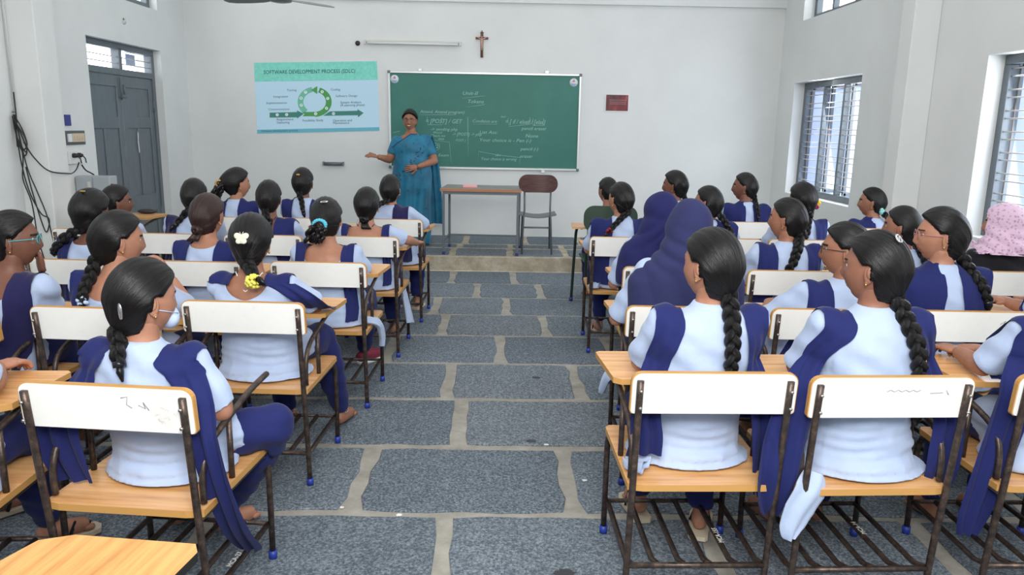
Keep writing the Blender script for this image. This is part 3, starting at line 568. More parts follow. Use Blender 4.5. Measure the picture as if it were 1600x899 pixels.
# ================================================================== CLASSROOM DESKS
SW, SD, SH = .50, .50, .462
def rbow(name, P, r=.0115, mat='brown_steel', n=8, flat=None):
    m2 = MB(); m2.tube(P, r, n, flat=flat); return m2.mesh(name, (mat,))
PARTS = []    # (name, mesh, children[(name, mesh)])
def build_parts():
    # seat
    P = [(-.25, .0), (-.2, -.012), (.2, -.012), (.25, .0), (.25, .48), (.235, .5), (-.235, .5), (-.25, .48)]
    m2 = MB(); m2.prism(P, SH-.022, SH, 0, 1); seat = m2.mesh('seat', ('laminate_wood', 'laminate_edge'), False)
    # backrest: wood panel and white sheet on the rear
    def panel(w_, h, r0, r1, yb, yf, mats, zc):
        P = []
        for cx, cz, a0, r in ((w_/2-r0, h/2-r0, 0, r0), (-w_/2+r0, h/2-r0, 90, r0), (-w_/2+r1, -h/2+r1, 180, r1), (w_/2-r1, -h/2+r1, 270, r1)):
            P += [(cx+r*cos(radians(a0+18*i)), cz+r*sin(radians(a0+18*i))) for i in range(6)]
        m3 = MB(); k = len(P)
        tilt = lambda z: -.10*(z-.72)
        f = [(x, yf+tilt(zc+z), zc+z) for x, z in P]; b = [(x, yb+tilt(zc+z), zc+z) for x, z in P]
        m3.add(f+b, [tuple(range(k-1, -1, -1)), tuple(range(k, 2*k))]+[(i, (i+1) % k, k+(i+1) % k, k+i) for i in range(k)]); return m3.mesh('p', mats, False)
    back = panel(.525, .14, .032, .012, -.03, -.012, ('laminate_edge',), .785)
    sheet = panel(.518, .135, .030, .011, -.0325, -.0295, ('white_laminate',), .784)
    fsheet = panel(.518, .135, .030, .011, -.0125, -.0095, ('white_laminate',), .784)
    # writing board
    P = [(-.27, .245), (-.245, .225), (.245, .225), (.27, .245), (.29, .55), (.275, .565), (-.275, .565), (-.29, .55)]
    m2 = MB(); m2.prism(P, .722, .742, 0, 1); board = m2.mesh('writing_board', ('laminate_wood', 'laminate_edge'), False)
    out = [('seat', seat, []), ('backrest', back, [('laminate_sheet', sheet), ('laminate_sheet', fsheet)]), ('writing_board', board, [])]
    cap = MB(); cap.tube([(0, 0, 0), (0, 0, .032)], .0155, 10); capm = cap.mesh('foot_cap', ('blue_cap',))
    for s in (-1, 1):
        x = s*.236
        post = rbow('rear_post', curve_pts([(x, .03, .004), (x, .012, .25), (x, -.012, .46), (x, -.026, .6), (x, -.050, .83)], 3))
        out.append(('rear_post', post, [('foot_cap', capm, (x, .03, 0))]+[('screw', None, (x, -.062, zz)) for zz in (.745, .80)]))
        leg = rbow('front_leg', [(x, .505, .004), (x, .505, .33), (x, .50, .39), (x, .475, .425), (x, .44, .434), (x, .2, .434), (x, -.005, .434)])
        out.append(('front_leg', leg, [('foot_cap', capm, (x, .505, 0))]))
        arm = rbow('arm_tube', curve_pts([(x, .03, .47), (x, .03, .54), (x, .05, .60), (x, .10, .638), (x, .2, .665), (x, .38, .70), (x, .53, .713)], 3), .0105)
        out.append(('arm_tube', arm, []))
        out.append(('arm_strut', rbow('arm_strut', [(x, .22, .45), (x, .22, .665)], .010), []))
    out.append(('front_rail', rbow('front_rail', [(-.236, .505, .14), (.236, .505, .14)], .009), []))
    out.append(('rear_rail', rbow('rear_rail', [(-.236, .02, .155), (.236, .02, .155)], .0105), []))
    out.append(('seat_rail', rbow('seat_rail', [(-.236, .46, .425), (.236, .46, .425)], .009), []))
    for k in range(6):
        x = -.225+.09*k
        out.append(('rack_bar', rbow('rack_bar', [(x, .505, .14), (x, .09, .136), (x+.006, .05, .146), (x+.01, .02, .155)], .0088, flat=1.3), []))
    return out
PARTS = build_parts()
sm = MB(); sm.tube([(0, 0, 0), (0, -.006, 0)], .005, 8); SCREW = sm.mesh('screw', ('screw',))
DESKS = {}
def make_desk(key, x, y, cw, label, group, skip=(), mats=None, name='student_desk'):
    t = empty(name, (x, y, .004), -cw, label, 'desk', group); DESKS[key] = t
    for nm, me, ch in PARTS:
        if nm in skip: continue
        o = link(nm, me, t)
        for c in ch:
            if len(c) == 2: link(c[0], c[1], o)
            else:
                q = link(c[0], c[1] or SCREW, o); q.location = c[2]
    return t
GL, GR = 'desks of the left block', 'desks of the right block'
for a in [
 ('LA1', -1.12, 2.13, .10, 'front left desk beside the aisle, its arm bar bare and its back smudged', GL, ('writing_board',)),
 ('LA2', -1.08, 3.19, .05, 'second aisle desk of the left block, white back unmarked, under the butterfly clip girl', GL),
 ('LA3', -.99, 4.15, .03, 'third aisle desk of the left block, under the girl with the sky blue scrunchie', GL),
 ('LA4', -.945, 5.14, .03, 'fourth aisle desk of the left block, under the girl with a wide bare neckline', GL),
 ('LA5', -.885, 6.12, .03, 'aisle desk of the left block nearest the platform', GL),
 ('LB1', -1.745, 1.98, -.03, 'desk at the lower left edge with clasped hands on its writing board', GL),
 ('LB2', -1.63, 3.05, .07, 'desk with long white back beside the head of the girl in front left', GL),
 ('LB3', -1.65, 4.12, .05, 'desk under the girl with brown gathered hair, middle of the third left row', GL),
 ('LB4', -1.59, 5.14, .04, 'desk of the fourth left row, second from the aisle', GL),
 ('LB5', -1.53, 6.1, .04, 'desk of the front left row, second from the aisle', GL),
 ('LC2', -2.25, 3.02, .05, 'desk cut by the left edge, under the girl with teal glasses', GL),
 ('LC3', -2.3, 4.12, .05, 'desk of the third left row, closest to the hanging cables', GL),
 ('LC4', -2.2, 5.14, .04, 'desk of the fourth left row, third from the aisle', GL),
 ('LC5', -2.16, 6.1, .04, 'desk of the front left row under the curly haired girl', GL),
 ('LD4', -2.82, 5.3, .04, 'desk of the girl sitting nearest the grey door', GL),
 ('LD6', -3.42, 6.62, .06, 'empty desk in front of the grey door with a black pouch on its board', GL),
 ('RA1', .673, 2.315, -.02, 'front right desk beside the aisle with clean white back and rack lettered MCA-155', GR),
 ('RB1', 1.225, 2.30, -.04, 'front right desk with pencil scribbles on its back and rack lettered MCA-14', GR),
 ('RC1', 1.90, 2.33, .0, 'front desk cut by the right edge of the picture', GR),
 ('RA2', .80, 3.21, .02, 'second aisle desk of the right block, under the nearer navy hijab', GR),
 ('RB2', 1.42, 3.2, .02, 'desk behind the girl with dark glasses, smudged white back', GR),
 ('RC2', 2.04, 3.2, .02, 'desk with a smile doodle on its back, under the girl with the curly tipped braid', GR),
 ('RD2', 2.66, 3.25, .02, 'desk at the right edge with hands folded on its board', GR),
 ('RA3', .93, 4.15, .02, 'third aisle desk of the right block, under the farther navy hijab', GR),
 ('RB3', 1.60, 4.1, .02, 'third right row desk with its left post showing beside the nearest braid', GR),
 ('RC3', 2.27, 4.15, .02, 'third right row desk between the braided girl and the window wall', GR),
 ('RD3', 2.91, 4.17, .02, 'desk under the girl in the pink headscarf', GR),
 ('RA4', .875, 5.3, .02, 'fourth aisle desk of the right block with an open rack of bars', GR),
 ('RB4', 1.55, 5.3, .02, 'fourth right row desk behind the two navy hijabs', GR),
 ('RC4', 2.12, 5.3, .02, 'fourth right row desk under the girl with yellow flowers', GR),
 ('RB5', 1.46, 6.35, .02, 'front right row desk, second from the aisle', GR),
 ('RC5', 2.10, 6.3, .02, 'front right row desk with a white back below the left facing girl', GR),
 ('RD5', 3.02, 6.0, .02, 'front right row desk closest to the barred window', GR)]: make_desk(*a)
# near desk at the bottom left with its small tablet board
t = make_desk('L0', -1.02, .93, .12, 'nearest desk at the bottom left, only its golden writing board in view', GL, ('writing_board', 'arm_tube', 'arm_strut'))
m2 = MB(); P = [(-.20, .08), (-.14, .02), (.1, .02), (.24, .09), (.255, .53), (.235, .56), (-.03, .56), (-.09, .53)]
m2.prism([(x+.10, y) for x, y in P], .722, .742, 0, 1); m2.build('writing_board', ('laminate_wood_long', 'black_steel'), t, False)
for s in (1,): m2 = MB(); m2.tube(curve_pts([(.236, .03, .47), (.236, .03, .58), (.236, .12, .66), (.2, .3, .70), (.2, .5, .71)], 3), .0105, 8); m2.build('arm_tube', 'brown_steel', t)
# green chair desk
t = empty('green_chair', (.93, 6.55, .004), 0, 'dark green plastic chair with green legs and a writing board by the aisle', 'chair')
curved_panel(.46, .23, .09, .014, .03, 'backrest', 'green_plastic', t, .83, -.06)
m2 = MB(); m2.box((0, .22, .45), (.43, .42, .02), ch=.008); m2.build('seat', 'green_plastic', t, False)
for s in (-1, 1):
    m2 = MB(); m2.tube(curve_pts([(s*.2, .0, 0), (s*.19, .02, .44), (s*.18, -.04, .84)], 4), .013, 8); m2.build('rear_leg', 'green_steel', t)
    m2 = MB(); m2.tube(curve_pts([(s*.27, .46, .0), (s*.25, .46, .5), (s*.24, .43, .68), (s*.2, .35, .7)], 5), .013, 8); q = m2.build('front_leg', 'green_steel', t)
    m3 = MB(); m3.tube([(s*.27, .46, 0), (s*.27, .46, .035)], .018, 10); m3.build('foot_cap', 'dark_blue_cap', q)
m2 = MB(); m2.prism([(-.3, .25), (-.1, .25), (-.08, .56), (-.28, .58)], .705, .722); m2.build('writing_board', 'laminate_wood', t, False)
# lettering and marks on desks
def rack_text(key, txt, x, y, flip=False):
    me = textmesh(txt, .026, 'white_lettering', 'LEFT', .0006); bar = [o for o in DESKS[key].children if o.name.startswith('rack_bar')]
    o = link('lettering', me, DESKS[key]); o.matrix_local = Matrix.Translation((x, y, .1512)) @ Matrix.Rotation(radians(-90 if flip else 90), 4, 'Z')
    return o
rack_text('RA1', 'MCA-155', .135, .17); rack_text('RB1', 'MCA-14', .135, .25); rack_text('LA1', 'MCA-27', .215, .2)
for o in DESKS['RA1'].children: pass
def backmark(key, strokes, mat='pencil_mark', r=.0012):
    m2 = MB()
    for L in strokes: m2.tube([(x, -.0335-.1*(z-.72), z) for x, z in L], r, 4)
    m2.build('pencil_scribble', mat, DESKS[key])
backmark('RC2', [[(.10, .80), (.12, .815), (.11, .79)], [(.13, .812), (.145, .80), (.135, .79)], [(.15, .80), (.18, .805)], [(.165, .815), (.16, .785)], [(.11, .765), (.125, .752), (.15, .75), (.17, .762)]])
backmark('RB1', [[(-.02+.012*i, .805+.006*(i % 2)) for i in range(10)], [(.12, .8), (.16, .802)], [(.17, .81), (.18, .795)]])
backmark('LA1', [[(.05, .82), (.07, .825), (.065, .80), (.08, .79)], [(.1, .80), (.12, .79), (.115, .81), (.13, .785)]])
for o in DESKS['LA1'].children:
    if o.name.startswith('backrest'):
        m2 = MB(); P = []; rr = random.Random(3)
        for i in range(18): a = 2*pi*i/18; P.append((.175+.042*cos(a)*(.8+.3*rr.random()), .785+.052*sin(a)*(.8+.25*rr.random())))
        k = len(P); m2.add([(x, -.0334-.1*(z-.72), z) for x, z in P], [tuple(range(k))]); m2.build('worn_patch', 'scuffed_laminate', o, False)
m2 = MB(); m2.ell((-3.28, 7.14, .768), (.09, .05, .022)); tag(m2.build('pouch', 'dark_plastic', None), 'black pouch on the writing board by the grey door', 'pouch')
blot(.25, 2.52, .045, 'water_stain', 'wet_mark', 'largest dark wet spot on the aisle floor', 'stain'); blot(.04, 2.45, .02, 'water_stain', 'wet_mark', 'small dark wet spot beside the largest one', 'stain')
blot(.17, 3.72, .03, 'water_stain', 'wet_mark', 'dark wet footprint in the middle of the aisle', 'stain'); blot(.24, 4.75, .028, 'water_stain', 'wet_mark', 'faint wet mark on the far aisle stone', 'stain')
blot(.245, 3.68, .012, 'paper_scrap', 'trash', 'white paper crumb beside the wet footprint', 'litter'); blot(-.41, 2.94, .014, 'paper_scrap', 'trash', 'white paper crumb on the joint near the camera', 'litter')
blot(-.66, 3.0, .01, 'paper_scrap', 'trash', 'tiny white crumb on the stone by the left desks', 'litter'); blot(.40, 3.28, .012, 'paper_scrap', 'trash', 'white crumb by the foot of the front right desk', 'litter')
m2 = MB(); rr = random.Random(5); m2.ell((0, 0, 0), (.05, .035, .03), n=9); m2.V = [(x*(1+.5*rr.uniform(-1, 1))-1.28, y*(1+.5*rr.uniform(-1, 1))+4.62, max(0.005, z*(1+.6*rr.uniform(-1, 1))+.02)) for x, y, z in m2.V]
tag(m2.build('crumpled_tissue', 'trash', None, False), 'crumpled white tissue under the desks beside the maroon shoe', 'litter')

# ================================================================== PEOPLE
def ss(x): x = np.clip(x, 0, 1); return x*x*(3-2*x)
def G2(a, b): return np.exp(-(a*a+b*b))
def scalp(D):
    p = D*np.array([.074, .095, .113]); x, y, z = p[:, 0].copy(), p[:, 1].copy(), p[:, 2].copy()
    t = np.clip(-z/.113, 0, 1); bk = y < 0
    x *= 1-.26*t**1.6; y = np.where(bk, y*(1.04-.42*t), y*(1-.05*t)+.006*t); x *= 1+.02*np.clip(z/.113, 0, 1)
    return np.stack([x, y, z], 1)
def headmesh(mb, Hc, R, hi=False, smile=False, skin_m=0, lip=1, brow=2, fat=1.0):
    n, m_ = (72, 60) if hi else (44, 36)
    D = np.array([(0, 0, -1)]+[(cos(2*pi*j/n)*sin(pi*i/m_), sin(2*pi*j/n)*sin(pi*i/m_), -cos(pi*i/m_)) for i in range(1, m_) for j in range(n)]+[(0, 0, 1)])
    p = scalp(D); x, y, z = p.T.copy(); ax = np.abs(x); f = (y > 0)*ss(y/.04)
    if fat > 1: x *= 1+(fat-1)*np.exp(-((z+.05)/.05)**2)
    dy = .013*G2(x/.0125, (z+.030)/.015)+.009*G2(x/.009, (z+.008)/.024)+.004*G2((ax-.012)/.007, (z+.036)/.008)
    dy += -.008*G2((ax-.030)/.016, (z-.006)/.013)+.0045*G2((ax-.026)/.028, (z-.026)/.010)
    dy += .0065*G2(x/.024, (z+.061)/.011)-.0035*G2(x/.024, (z+.060)/.0028)+.006*G2(x/.02, (z+.098)/.014)+.004*G2((ax-.043)/.02, (z+.028)/.02)-.003*G2(x/.03, (z+.078)/.006)
    y = y+dy*f; P = np.stack([x, y, z], 1)
    V = [tuple(Hc+R @ Vector(q)) for q in P]
    fs = [(0, 1+(j+1) % n, 1+j) for j in range(n)]
    for i in range(m_-2): fs += [(1+i*n+j, 1+i*n+(j+1) % n, 1+(i+1)*n+(j+1) % n, 1+(i+1)*n+j) for j in range(n)]
    b = 1+(m_-2)*n; fs += [(b+j, b+(j+1) % n, b+n) for j in range(n)]
    b0 = mb.add(V, fs, skin_m); k0 = len(mb.m)-len(fs)
    for i, q in enumerate(fs):
        c = P[list(q)].mean(0)
        if c[1] > .03:
            lz = -.061+(9*c[0]**2 if smile else 0)
            if abs(c[2]-lz) < .0095*(1-(abs(c[0])/.029)**2)+.0005 and abs(c[0]) < (.029 if smile else .026): mb.m[k0+i] = lip
            elif abs(c[2]-.0275+.10*max(0, abs(c[0])-.03)) < .0032 and .012 < abs(c[0]) < .046: mb.m[k0+i] = brow
    for s in (-1, 1):
        E = R @ Matrix.Rotation(s*-.25, 3, 'Z'); c = Hc+R @ Vector((s*.0755, -.008, -.010))
        mb.ell(c, (.007, .017, .030), E, 10, skin_m); mb.ell(Hc+R @ Vector((s*.079, -.013, -.002)), (.006, .012, .022), E @ Matrix.Rotation(s*-.3, 3, 'Z'), 8, skin_m); mb.ell(Hc+R @ Vector((s*.076, -.004, -.034)), (.005, .008, .010), E, 8, skin_m)
def hairmesh(Hc, R, mat, lod=1, volume=0.0, gather=(0, -.72, -.69), th=.013, name='hair', parent=None, teacher=False):
    nf, nt = (96, 44) if lod > 1 else ((72, 34) if lod == 1 else (48, 24))
    A = -Vector(gather).normalized(); B = Vector((0, 1, 0)) if abs(A.y) < .5 else Vector((0, 0, 1)); B = (B-A*B.dot(A)).normalized(); Cc = A.cross(B)
    D = []; UV = []
    for i in range(nt+1):
        th_ = .02+(pi-.04)*i/nt
        for j in range(nf+1):
            ph = 2*pi*j/nf; d = A*cos(th_)+(B*cos(ph)+Cc*sin(ph))*sin(th_); D.append(tuple(d)); UV.append((j/nf, i/nt))
    D = np.array(D); UV = np.array(UV); p = scalp(D); x, y, z = p.T
    yh = np.where(z > .092, .3, np.where(z > .018, .020+(z-.018)/.074*.074, np.where(z > -.028, -.002, -.016)))
    mk = ss((yh-y)/.012)*ss((z+.102)/.018)
    ga = np.arccos(np.clip(D @ -np.array(A), -1, 1))
    t = -.006+(th+.006)*mk+mk*(.014+volume)*np.exp(-(ga/.55)**2)*1.0+mk*volume*ss((z+.03)/.06)
    ph = UV[:, 0]*2*pi; rr = random.Random(int(Hc.x*1000)); a1, a2 = rr.random()*6, rr.random()*6
    t += mk*.0011*(np.sin(ph*19+a1+3*np.sin(ph*3))+.7*np.sin(ph*31+a2))*np.sin(np.clip(UV[:, 1], 0, 1)*pi)**.6
    nrm = D/np.array([.074, .095, .113]); nrm /= np.linalg.norm(nrm, axis=1)[:, None]
    # groove of the centre parting and converging locks near the gather
    q = p+nrm*t[:, None]
    mb = MB(); W_ = nf+1
    fs = [(i*W_+j, i*W_+j+1, (i+1)*W_+j+1, (i+1)*W_+j) for i in range(nt) for j in range(nf)]
    keep = [f for f in fs if max(mk[list(f)]) > .02]
    mb.add([tuple(Hc+R @ Vector(v)) for v in q], keep); me = mb.mesh(name, (mat,)); uvl = me.uv_layers.new(name='UVMap')
    li = np.empty(len(me.loops), int); me.loops.foreach_get('vertex_index', li); uvl.data.foreach_set('uv', UV[li].ravel())
    return link(name, me, parent), Hc+R @ (Vector(scalp(np.array([tuple(-A)]))[0])*1.12)
def plait(path, r0, r1, pitch=.062, mat='hair', name='braid', parent=None, side=Vector((1, 0, 0))):
    P = [Vector(p) for p in path]; L = [0]
    for a, b in zip(P[:-1], P[1:]): L.append(L[-1]+(b-a).length)
    tot = L[-1]; n = max(12, int(tot/pitch*10)); mb = MB(); UVs = []
    def at(s):
        for i in range(len(L)-1):
            if s <= L[i+1]+1e-9: f = (s-L[i])/max(1e-9, L[i+1]-L[i]); return P[i].lerp(P[i+1], f), (P[i+1]-P[i]).normalized()
        return P[-1], (P[-1]-P[-2]).normalized()
    for k in range(3):
        pts, rad = [], []
        for i in range(n+1):
            s = tot*i/n; c, T = at(s); X = (side-T*side.dot(T)).normalized(); Y = T.cross(X); r = r0+(r1-r0)*(s/tot)**1.3; a = 2*pi*s/(pitch*2)+2*pi*k/3
            amp = r*.95; pts.append(c+X*amp*sin(a)+Y*amp*.62*sin(2*a)); rad.append(r*.78)
        rad[0] *= .7; rad[-1] *= .7
        nb = len(mb.F); mb.tube(pts, rad, 9)
        for i in range(n+1):
            for j in range(9): UVs.append((j/9*.6+k*.3, i/n*tot*5+.4*sin(2*pi*j/9)))
    me = mb.mesh(name, (mat,)); uvl = me.uv_layers.new(name='UVMap'); U_ = np.array(UVs); li = np.empty(len(me.loops), int); me.loops.foreach_get('vertex_index', li); uvl.data.foreach_set('uv', U_[li].ravel())
    return link(name, me, parent)
def hand(mb, wr, f, nrm, s, curl=.35, mat=0, sc=1.0, spread=.0, curls=None):
    wr = Vector(wr); f = Vector(f).normalized(); nrm = Vector(nrm); nrm = (nrm-f*nrm.dot(f)).normalized(); l = f.cross(nrm)*s
    M3 = Matrix((l, f, nrm)).transposed()
    mb.ell(wr+f*.048*sc, (.036*sc, .052*sc, .0155*sc), M3, 12, mat)
    for k, (o, ln) in enumerate(((.027, .070), (.009, .078), (-.009, .072), (-.026, .056))):
        b = wr+(f*.078+l*o)*sc; d = (f+l*(o*6*(.3+spread))).normalized(); c = (curls[k] if curls else curl); pts = [b-d*.02*sc, b]; rad = [.0085*sc, .0092*sc]
        ang = 0
        for seg, fr in enumerate((.46, .30, .24)):
            ang += c*(.8 if seg == 0 else 1.0); dd = d*cos(ang)-nrm*sin(ang); b = b+dd*ln*fr*sc; pts.append(b); rad.append((.0086, .0078, .0058)[seg]*sc)
        pp = curve_pts(pts, 2); mb.tube(pp, list(np.interp(np.linspace(0, 1, len(pp)), np.linspace(0, 1, len(rad)), rad)), 8, mat)
    b = wr+(f*.016+l*.026)*sc; d = (f*.75+l*.66-nrm*.15).normalized(); pts = [b, b+d*.032*sc, b+(d*.055+f*.006)*sc, b+(d*.068+f*.02)*sc]; mb.tube(curve_pts(pts, 2), [.012*sc, .0115*sc, .0105*sc, .010*sc, .0095*sc, .0085*sc, .006*sc][:len(curve_pts(pts, 2))], 8, mat)
def foot(mb, an, dr, mat=0):
    an = Vector(an); d = Vector(dr).normalized(); l = d.cross(Vector((0, 0, 1)))
    mb.tube([an+Vector((0, 0, .10)), an+Vector((0, 0, .03)), an+Vector((0, 0, -.005))-d*.01], [.033, .032, .03], 10, mat)
    mb.tube([an-d*.045+Vector((0, 0, -.02)), an+Vector((0, 0, -.012)), an+d*.07+Vector((0, 0, -.022)), an+d*.13+Vector((0, 0, -.032))], [.022, .036, .034, .030], 12, mat, flat=None)
    return [(an+d*(.135-.008*abs(k-1))+l*(.026-.0135*k)*1.0+Vector((0, 0, -.038)), d, .0115 if k == 0 else .0085) for k in range(5)]

SK = {'a': 'skin_a', 'b': 'skin_b', 'c': 'skin_c', 'd': 'skin_d'}
PEOPLE = {}
def student(key, desk, head, yaw, label, group, braid=('plait', 0, .80), sk='a', bulk=1.0, pitch=0, tilt=0, px=0.0, arms=None, neck='collar', dup=(.085, .22, .10, .22, .56), hijab=None, hair='hair', hvol=0.0, lod=1, feet=None, legs=None, glasses=None, earring=True, shoes=None, extras=None, tw=0.0, flap=None, dupc='navy_cotton', gather=(0, -.85, -.52), kcol='light_blue_cotton', tail=None, slv=.74, dup_sides=(-1, 1), hang=None, py=.20):
    D = DESKS[desk] if desk in DESKS else desk
    Mi = (Matrix.Translation(D.location) @ Matrix.Rotation(D.rotation_euler.z, 4, 'Z')).inverted(); rz = D.rotation_euler.z
    H_ = Mi @ Vector((head[0], head[1], head[2])); Hc = Vector((H_.x, H_.y, H_.z-.124))
    root = empty('person', D.location, rz, label, 'person', group); PEOPLE[key] = root
    yw = radians(yaw)-rz; R = Matrix.Rotation(yw, 3, 'Z') @ Matrix.Rotation(radians(-pitch), 3, 'X') @ Matrix.Rotation(radians(tilt), 3, 'Y')
    Nz = H_.z-.262; b = bulk; P0 = Vector((px, py, .47)); Nk = Vector((Hc.x-.015*sin(-yw), Hc.y-.03, Nz)); Nk.y = min(max(Nk.y, .15), .30)
    def cen(z):
        t = max(0, min(1.15, (z-.47)/(Nz-.47))); q = P0.lerp(Nk, t); return Vector((q.x, q.y-.014*sin(pi*min(1, t)), z))
    prof = [(0, .165, .125), (.1, .182, .13), (.28, .165, .112), (.46, .148, .102), (.64, .158, .108), (.78, .172, .105), (.88, .165, .09), (.95, .125, .07), (1.0, .062, .058)]
    def tors(off, top=True):
        r = []
        for t, w_, d_ in prof:
            z = .47+t*(Nz-.47); c = cen(z); bb = b if t < .93 else 1+(b-1)*.5
            r.append((c.x, c.y, z, (w_*bb+off), (d_*bb+off)))
        return r
    Ct = cen(Nz-.06); ctw, stw = cos(tw), sin(tw)
    S = {}; E_ = {}; Wr = {}
    for s in (-1, 1):
        S[s] = Vector((Ct.x+s*.150*b*ctw, Ct.y+.01+s*.15*stw, Nz-.052))
        a = (arms or {}).get(s, {})
        E_[s] = Vector(a.get('e', (Ct.x*.5+s*.19*b, .28, .74))); Wr[s] = Vector(a.get('w', (Ct.x*.5+s*.07, .44, .775)))
    lg = legs or {}
    Kn, An = {}, {}
    for s in (-1, 1):
        Kn[s] = Vector(lg.get(s, {}).get('k', (px+s*.10, .56, .545))); An[s] = Vector(lg.get(s, {}).get('a', (px+s*.10, .62, .095)))
    # ---- body
    vb = .0105 if lod else .014
    mb = MB(); mb.rings(tors(0)+[(Nk.x+.3*(Hc.x-Nk.x), Nk.y+.3*(Hc.y-Nk.y), Nz+.03, .050, .050), (Hc.x, Hc.y-.012, Hc.z-.05, .050, .052)], 18)
    for s in (-1, 1):
        mb.ell(S[s], (.052, .05, .05)); mb.tube([S[s], S[s].lerp(E_[s], .5), E_[s]], [.047*b**.5, .044*b**.5, .036], 12); mb.ell(E_[s], (.037, .037, .037)); mb.tube([E_[s], E_[s].lerp(Wr[s], .35), Wr[s]], [.036, .036, .0245], 12)
        hip = Vector((P0.x+s*.085, py, .545)); mb.tube([hip, Kn[s]], [.075, .055], 12); mb.ell(Kn[s], (.055, .055, .055)); mb.tube([Kn[s], Kn[s].lerp(An[s], .3), An[s]], [.052, .052, .03], 12)
    toes = []
    fd = {s: Vector(lg.get(s, {}).get('d', (s*.12, 1, 0))) for s in (-1, 1)}
    for s in (-1, 1): toes.append(foot(mb, An[s]-Vector((0, 0, .035)), fd[s]))
    me = remesh(mb, vb, 3)
    body = MB(); body.addmesh(me); bpy.data.meshes.remove(me)
    headmesh(body, Hc, R, hi=lod > 1)
    for tl in toes:
        for q, d, r in tl: body.ell(q, (r, r*1.9, r), Matrix.Rotation(atan2(-d.x, d.y), 3, 'Z'), 8)
    for s in (-1, 1):
        a = (arms or {}).get(s, {}); fdir = a.get('f', tuple(Vector((-s*.55, .8, -.05)))); hand(body, Wr[s]-Vector(fdir).normalized()*.006, fdir, a.get('n', (0, 0, 1)), a.get('t', -1 if s > 0 else 1)*1, a.get('c', .30))
    body.build('body', (SK[sk], 'lip_'+sk, 'brow'), root)
    for s in (-1, 1):
        if hijab and not glasses: break
        m2 = MB(); c = Hc+R @ Vector((s*.030, .0705, .006)); m2.ell(c, (.0125, .0120, .0095), R, 10); e = m2.build('eye', 'eye_white', root)
        m3 = MB(); m3.ell(c+R @ Vector((0, .0080, 0)), (.0062, .0050, .0062), R, 8); m3.build('iris', 'iris', e)
    # ---- salwar
    mb = MB(); mb.ell((px, py+.01, .53), (.15*b, .13, .055))
    for s in (-1, 1):
        hip = Vector((P0.x+s*.085, py+.02, .54)); mb.tube([hip, hip.lerp(Kn[s], .6), Kn[s]], [.070, .080, .074], 12); mb.ell(Kn[s], (.074, .07, .07)); A2 = An[s]+Vector((0, 0, .005)); mb.tube([Kn[s], Kn[s].lerp(A2, .4), Kn[s].lerp(A2, .8), A2], [.072, .074, .060, .05], 14)
    me = remesh(mb, .014, 3); a = coords(me); n_ = normals(me); a += n_*(.003*np.sin(a[:, 2]*70+a[:, 0]*30)+.003*np.sin(a[:, 0]*55+a[:, 1]*22))[:, None]; 
    seat = (a[:, 1] < .49) & (a[:, 2] < SH+.002) & (a[:, 2] > SH-.05) & (np.abs(a[:, 0]) < .26); a[seat, 2] = SH+.002; setcoords(me, a); me.polygons.foreach_set('use_smooth', [True]*len(me.polygons)); me.materials.append(M[dupc if dupc == 'black_cloth' else 'navy_cotton']); link('trousers', me, root)
    # ---- kameez
    mb = MB(); mb.rings(tors(.012)+([(Nk.x, Nk.y+.004, Nz+.022, .060, .060)] if neck == 'collar' else []), 20)
    mb.ell((px, py-.025, .50), (.205*b, .165, .055)); mb.ell((px, py-.01, .54), (.19*b, .15, .09)); mb.ell((px+.012, py-.02, SH+.014), (.228*b, .178, .016), None, 24)
    for s in (-1, 1):
        mb.ell(S[s], (.062*b**.5, .058, .058)); e = S[s].lerp(E_[s], slv+.22); mb.tube([S[s], S[s].lerp(e, .5), e], [.060*b**.5, .058*b**.5, .056*b**.5], 14)
        hip = Vector((P0.x+s*.08, py, .56)); mb.tube([hip, hip.lerp(Kn[s], .5)+Vector((0, 0, .015))], [.09, .084], 12)
    me = remesh(mb, (.014, .0115, .0085)[lod], 4); a = coords(me); n_ = normals(me); sd = random.Random(key).random()*9
    x, y, z = a.T; wv = (.0034*np.sin(z*170+2.2*np.sin(x*13+sd)+sd)*(.6+.4*np.sin(x*21+sd))+.003*np.sin(z*84+x*9+sd)*(.5+.5*np.sin(x*17+2*sd)))*np.exp(-((z-.57)/.09)**2)+.0036*np.sin(z*60+x*38+sd*2)*np.exp(-((z-.86)/.12)**2)+.0035*np.sin(x*48-z*30+sd)*np.exp(-((z-.70)/.1)**2)
    wv += .003*np.sin((np.abs(x)*60+z*45)+sd)*(np.abs(x-Ct.x) > .15)
    a += n_*wv[:, None]
    lowm = (a[:, 2] < SH+.004); a[lowm, 2] = SH+.003+.002*np.sin(a[lowm, 0]*60)
    setcoords(me, a)
    bm = bmesh.new(); bm.from_mesh(me); bvh = BVHTree.FromBMesh(bm)
    dele = []
    nkR = {'collar': None, 'round': (.078, .06, .035), 'deep': (.098, .10, .10), 'wide': (.125, .12, .125)}[neck]
    if nkR:
        rx, ry, rzz = nkR; dele += [v for v in bm.verts if ((v.co.x-Nk.x)/rx)**2+((v.co.z-Nz-.01)/rzz)**2 < 1 and v.co.y < Nk.y+.03 or (v.co.x-Nk.x)**2+(v.co.y-Nk.y)**2 < .068**2 and v.co.z > Nz-.03]
    # open sleeve ends
    for s in (-1, 1):
        e = S[s].lerp(E_[s], slv+.22); dv = (E_[s]-S[s]).normalized(); dele += [v for v in bm.verts if (v.co-e).length < .07 and (v.co-e).dot(dv) > -.004]
    if dele: bmesh.ops.delete(bm, geom=list(set(dele)), context='VERTS')
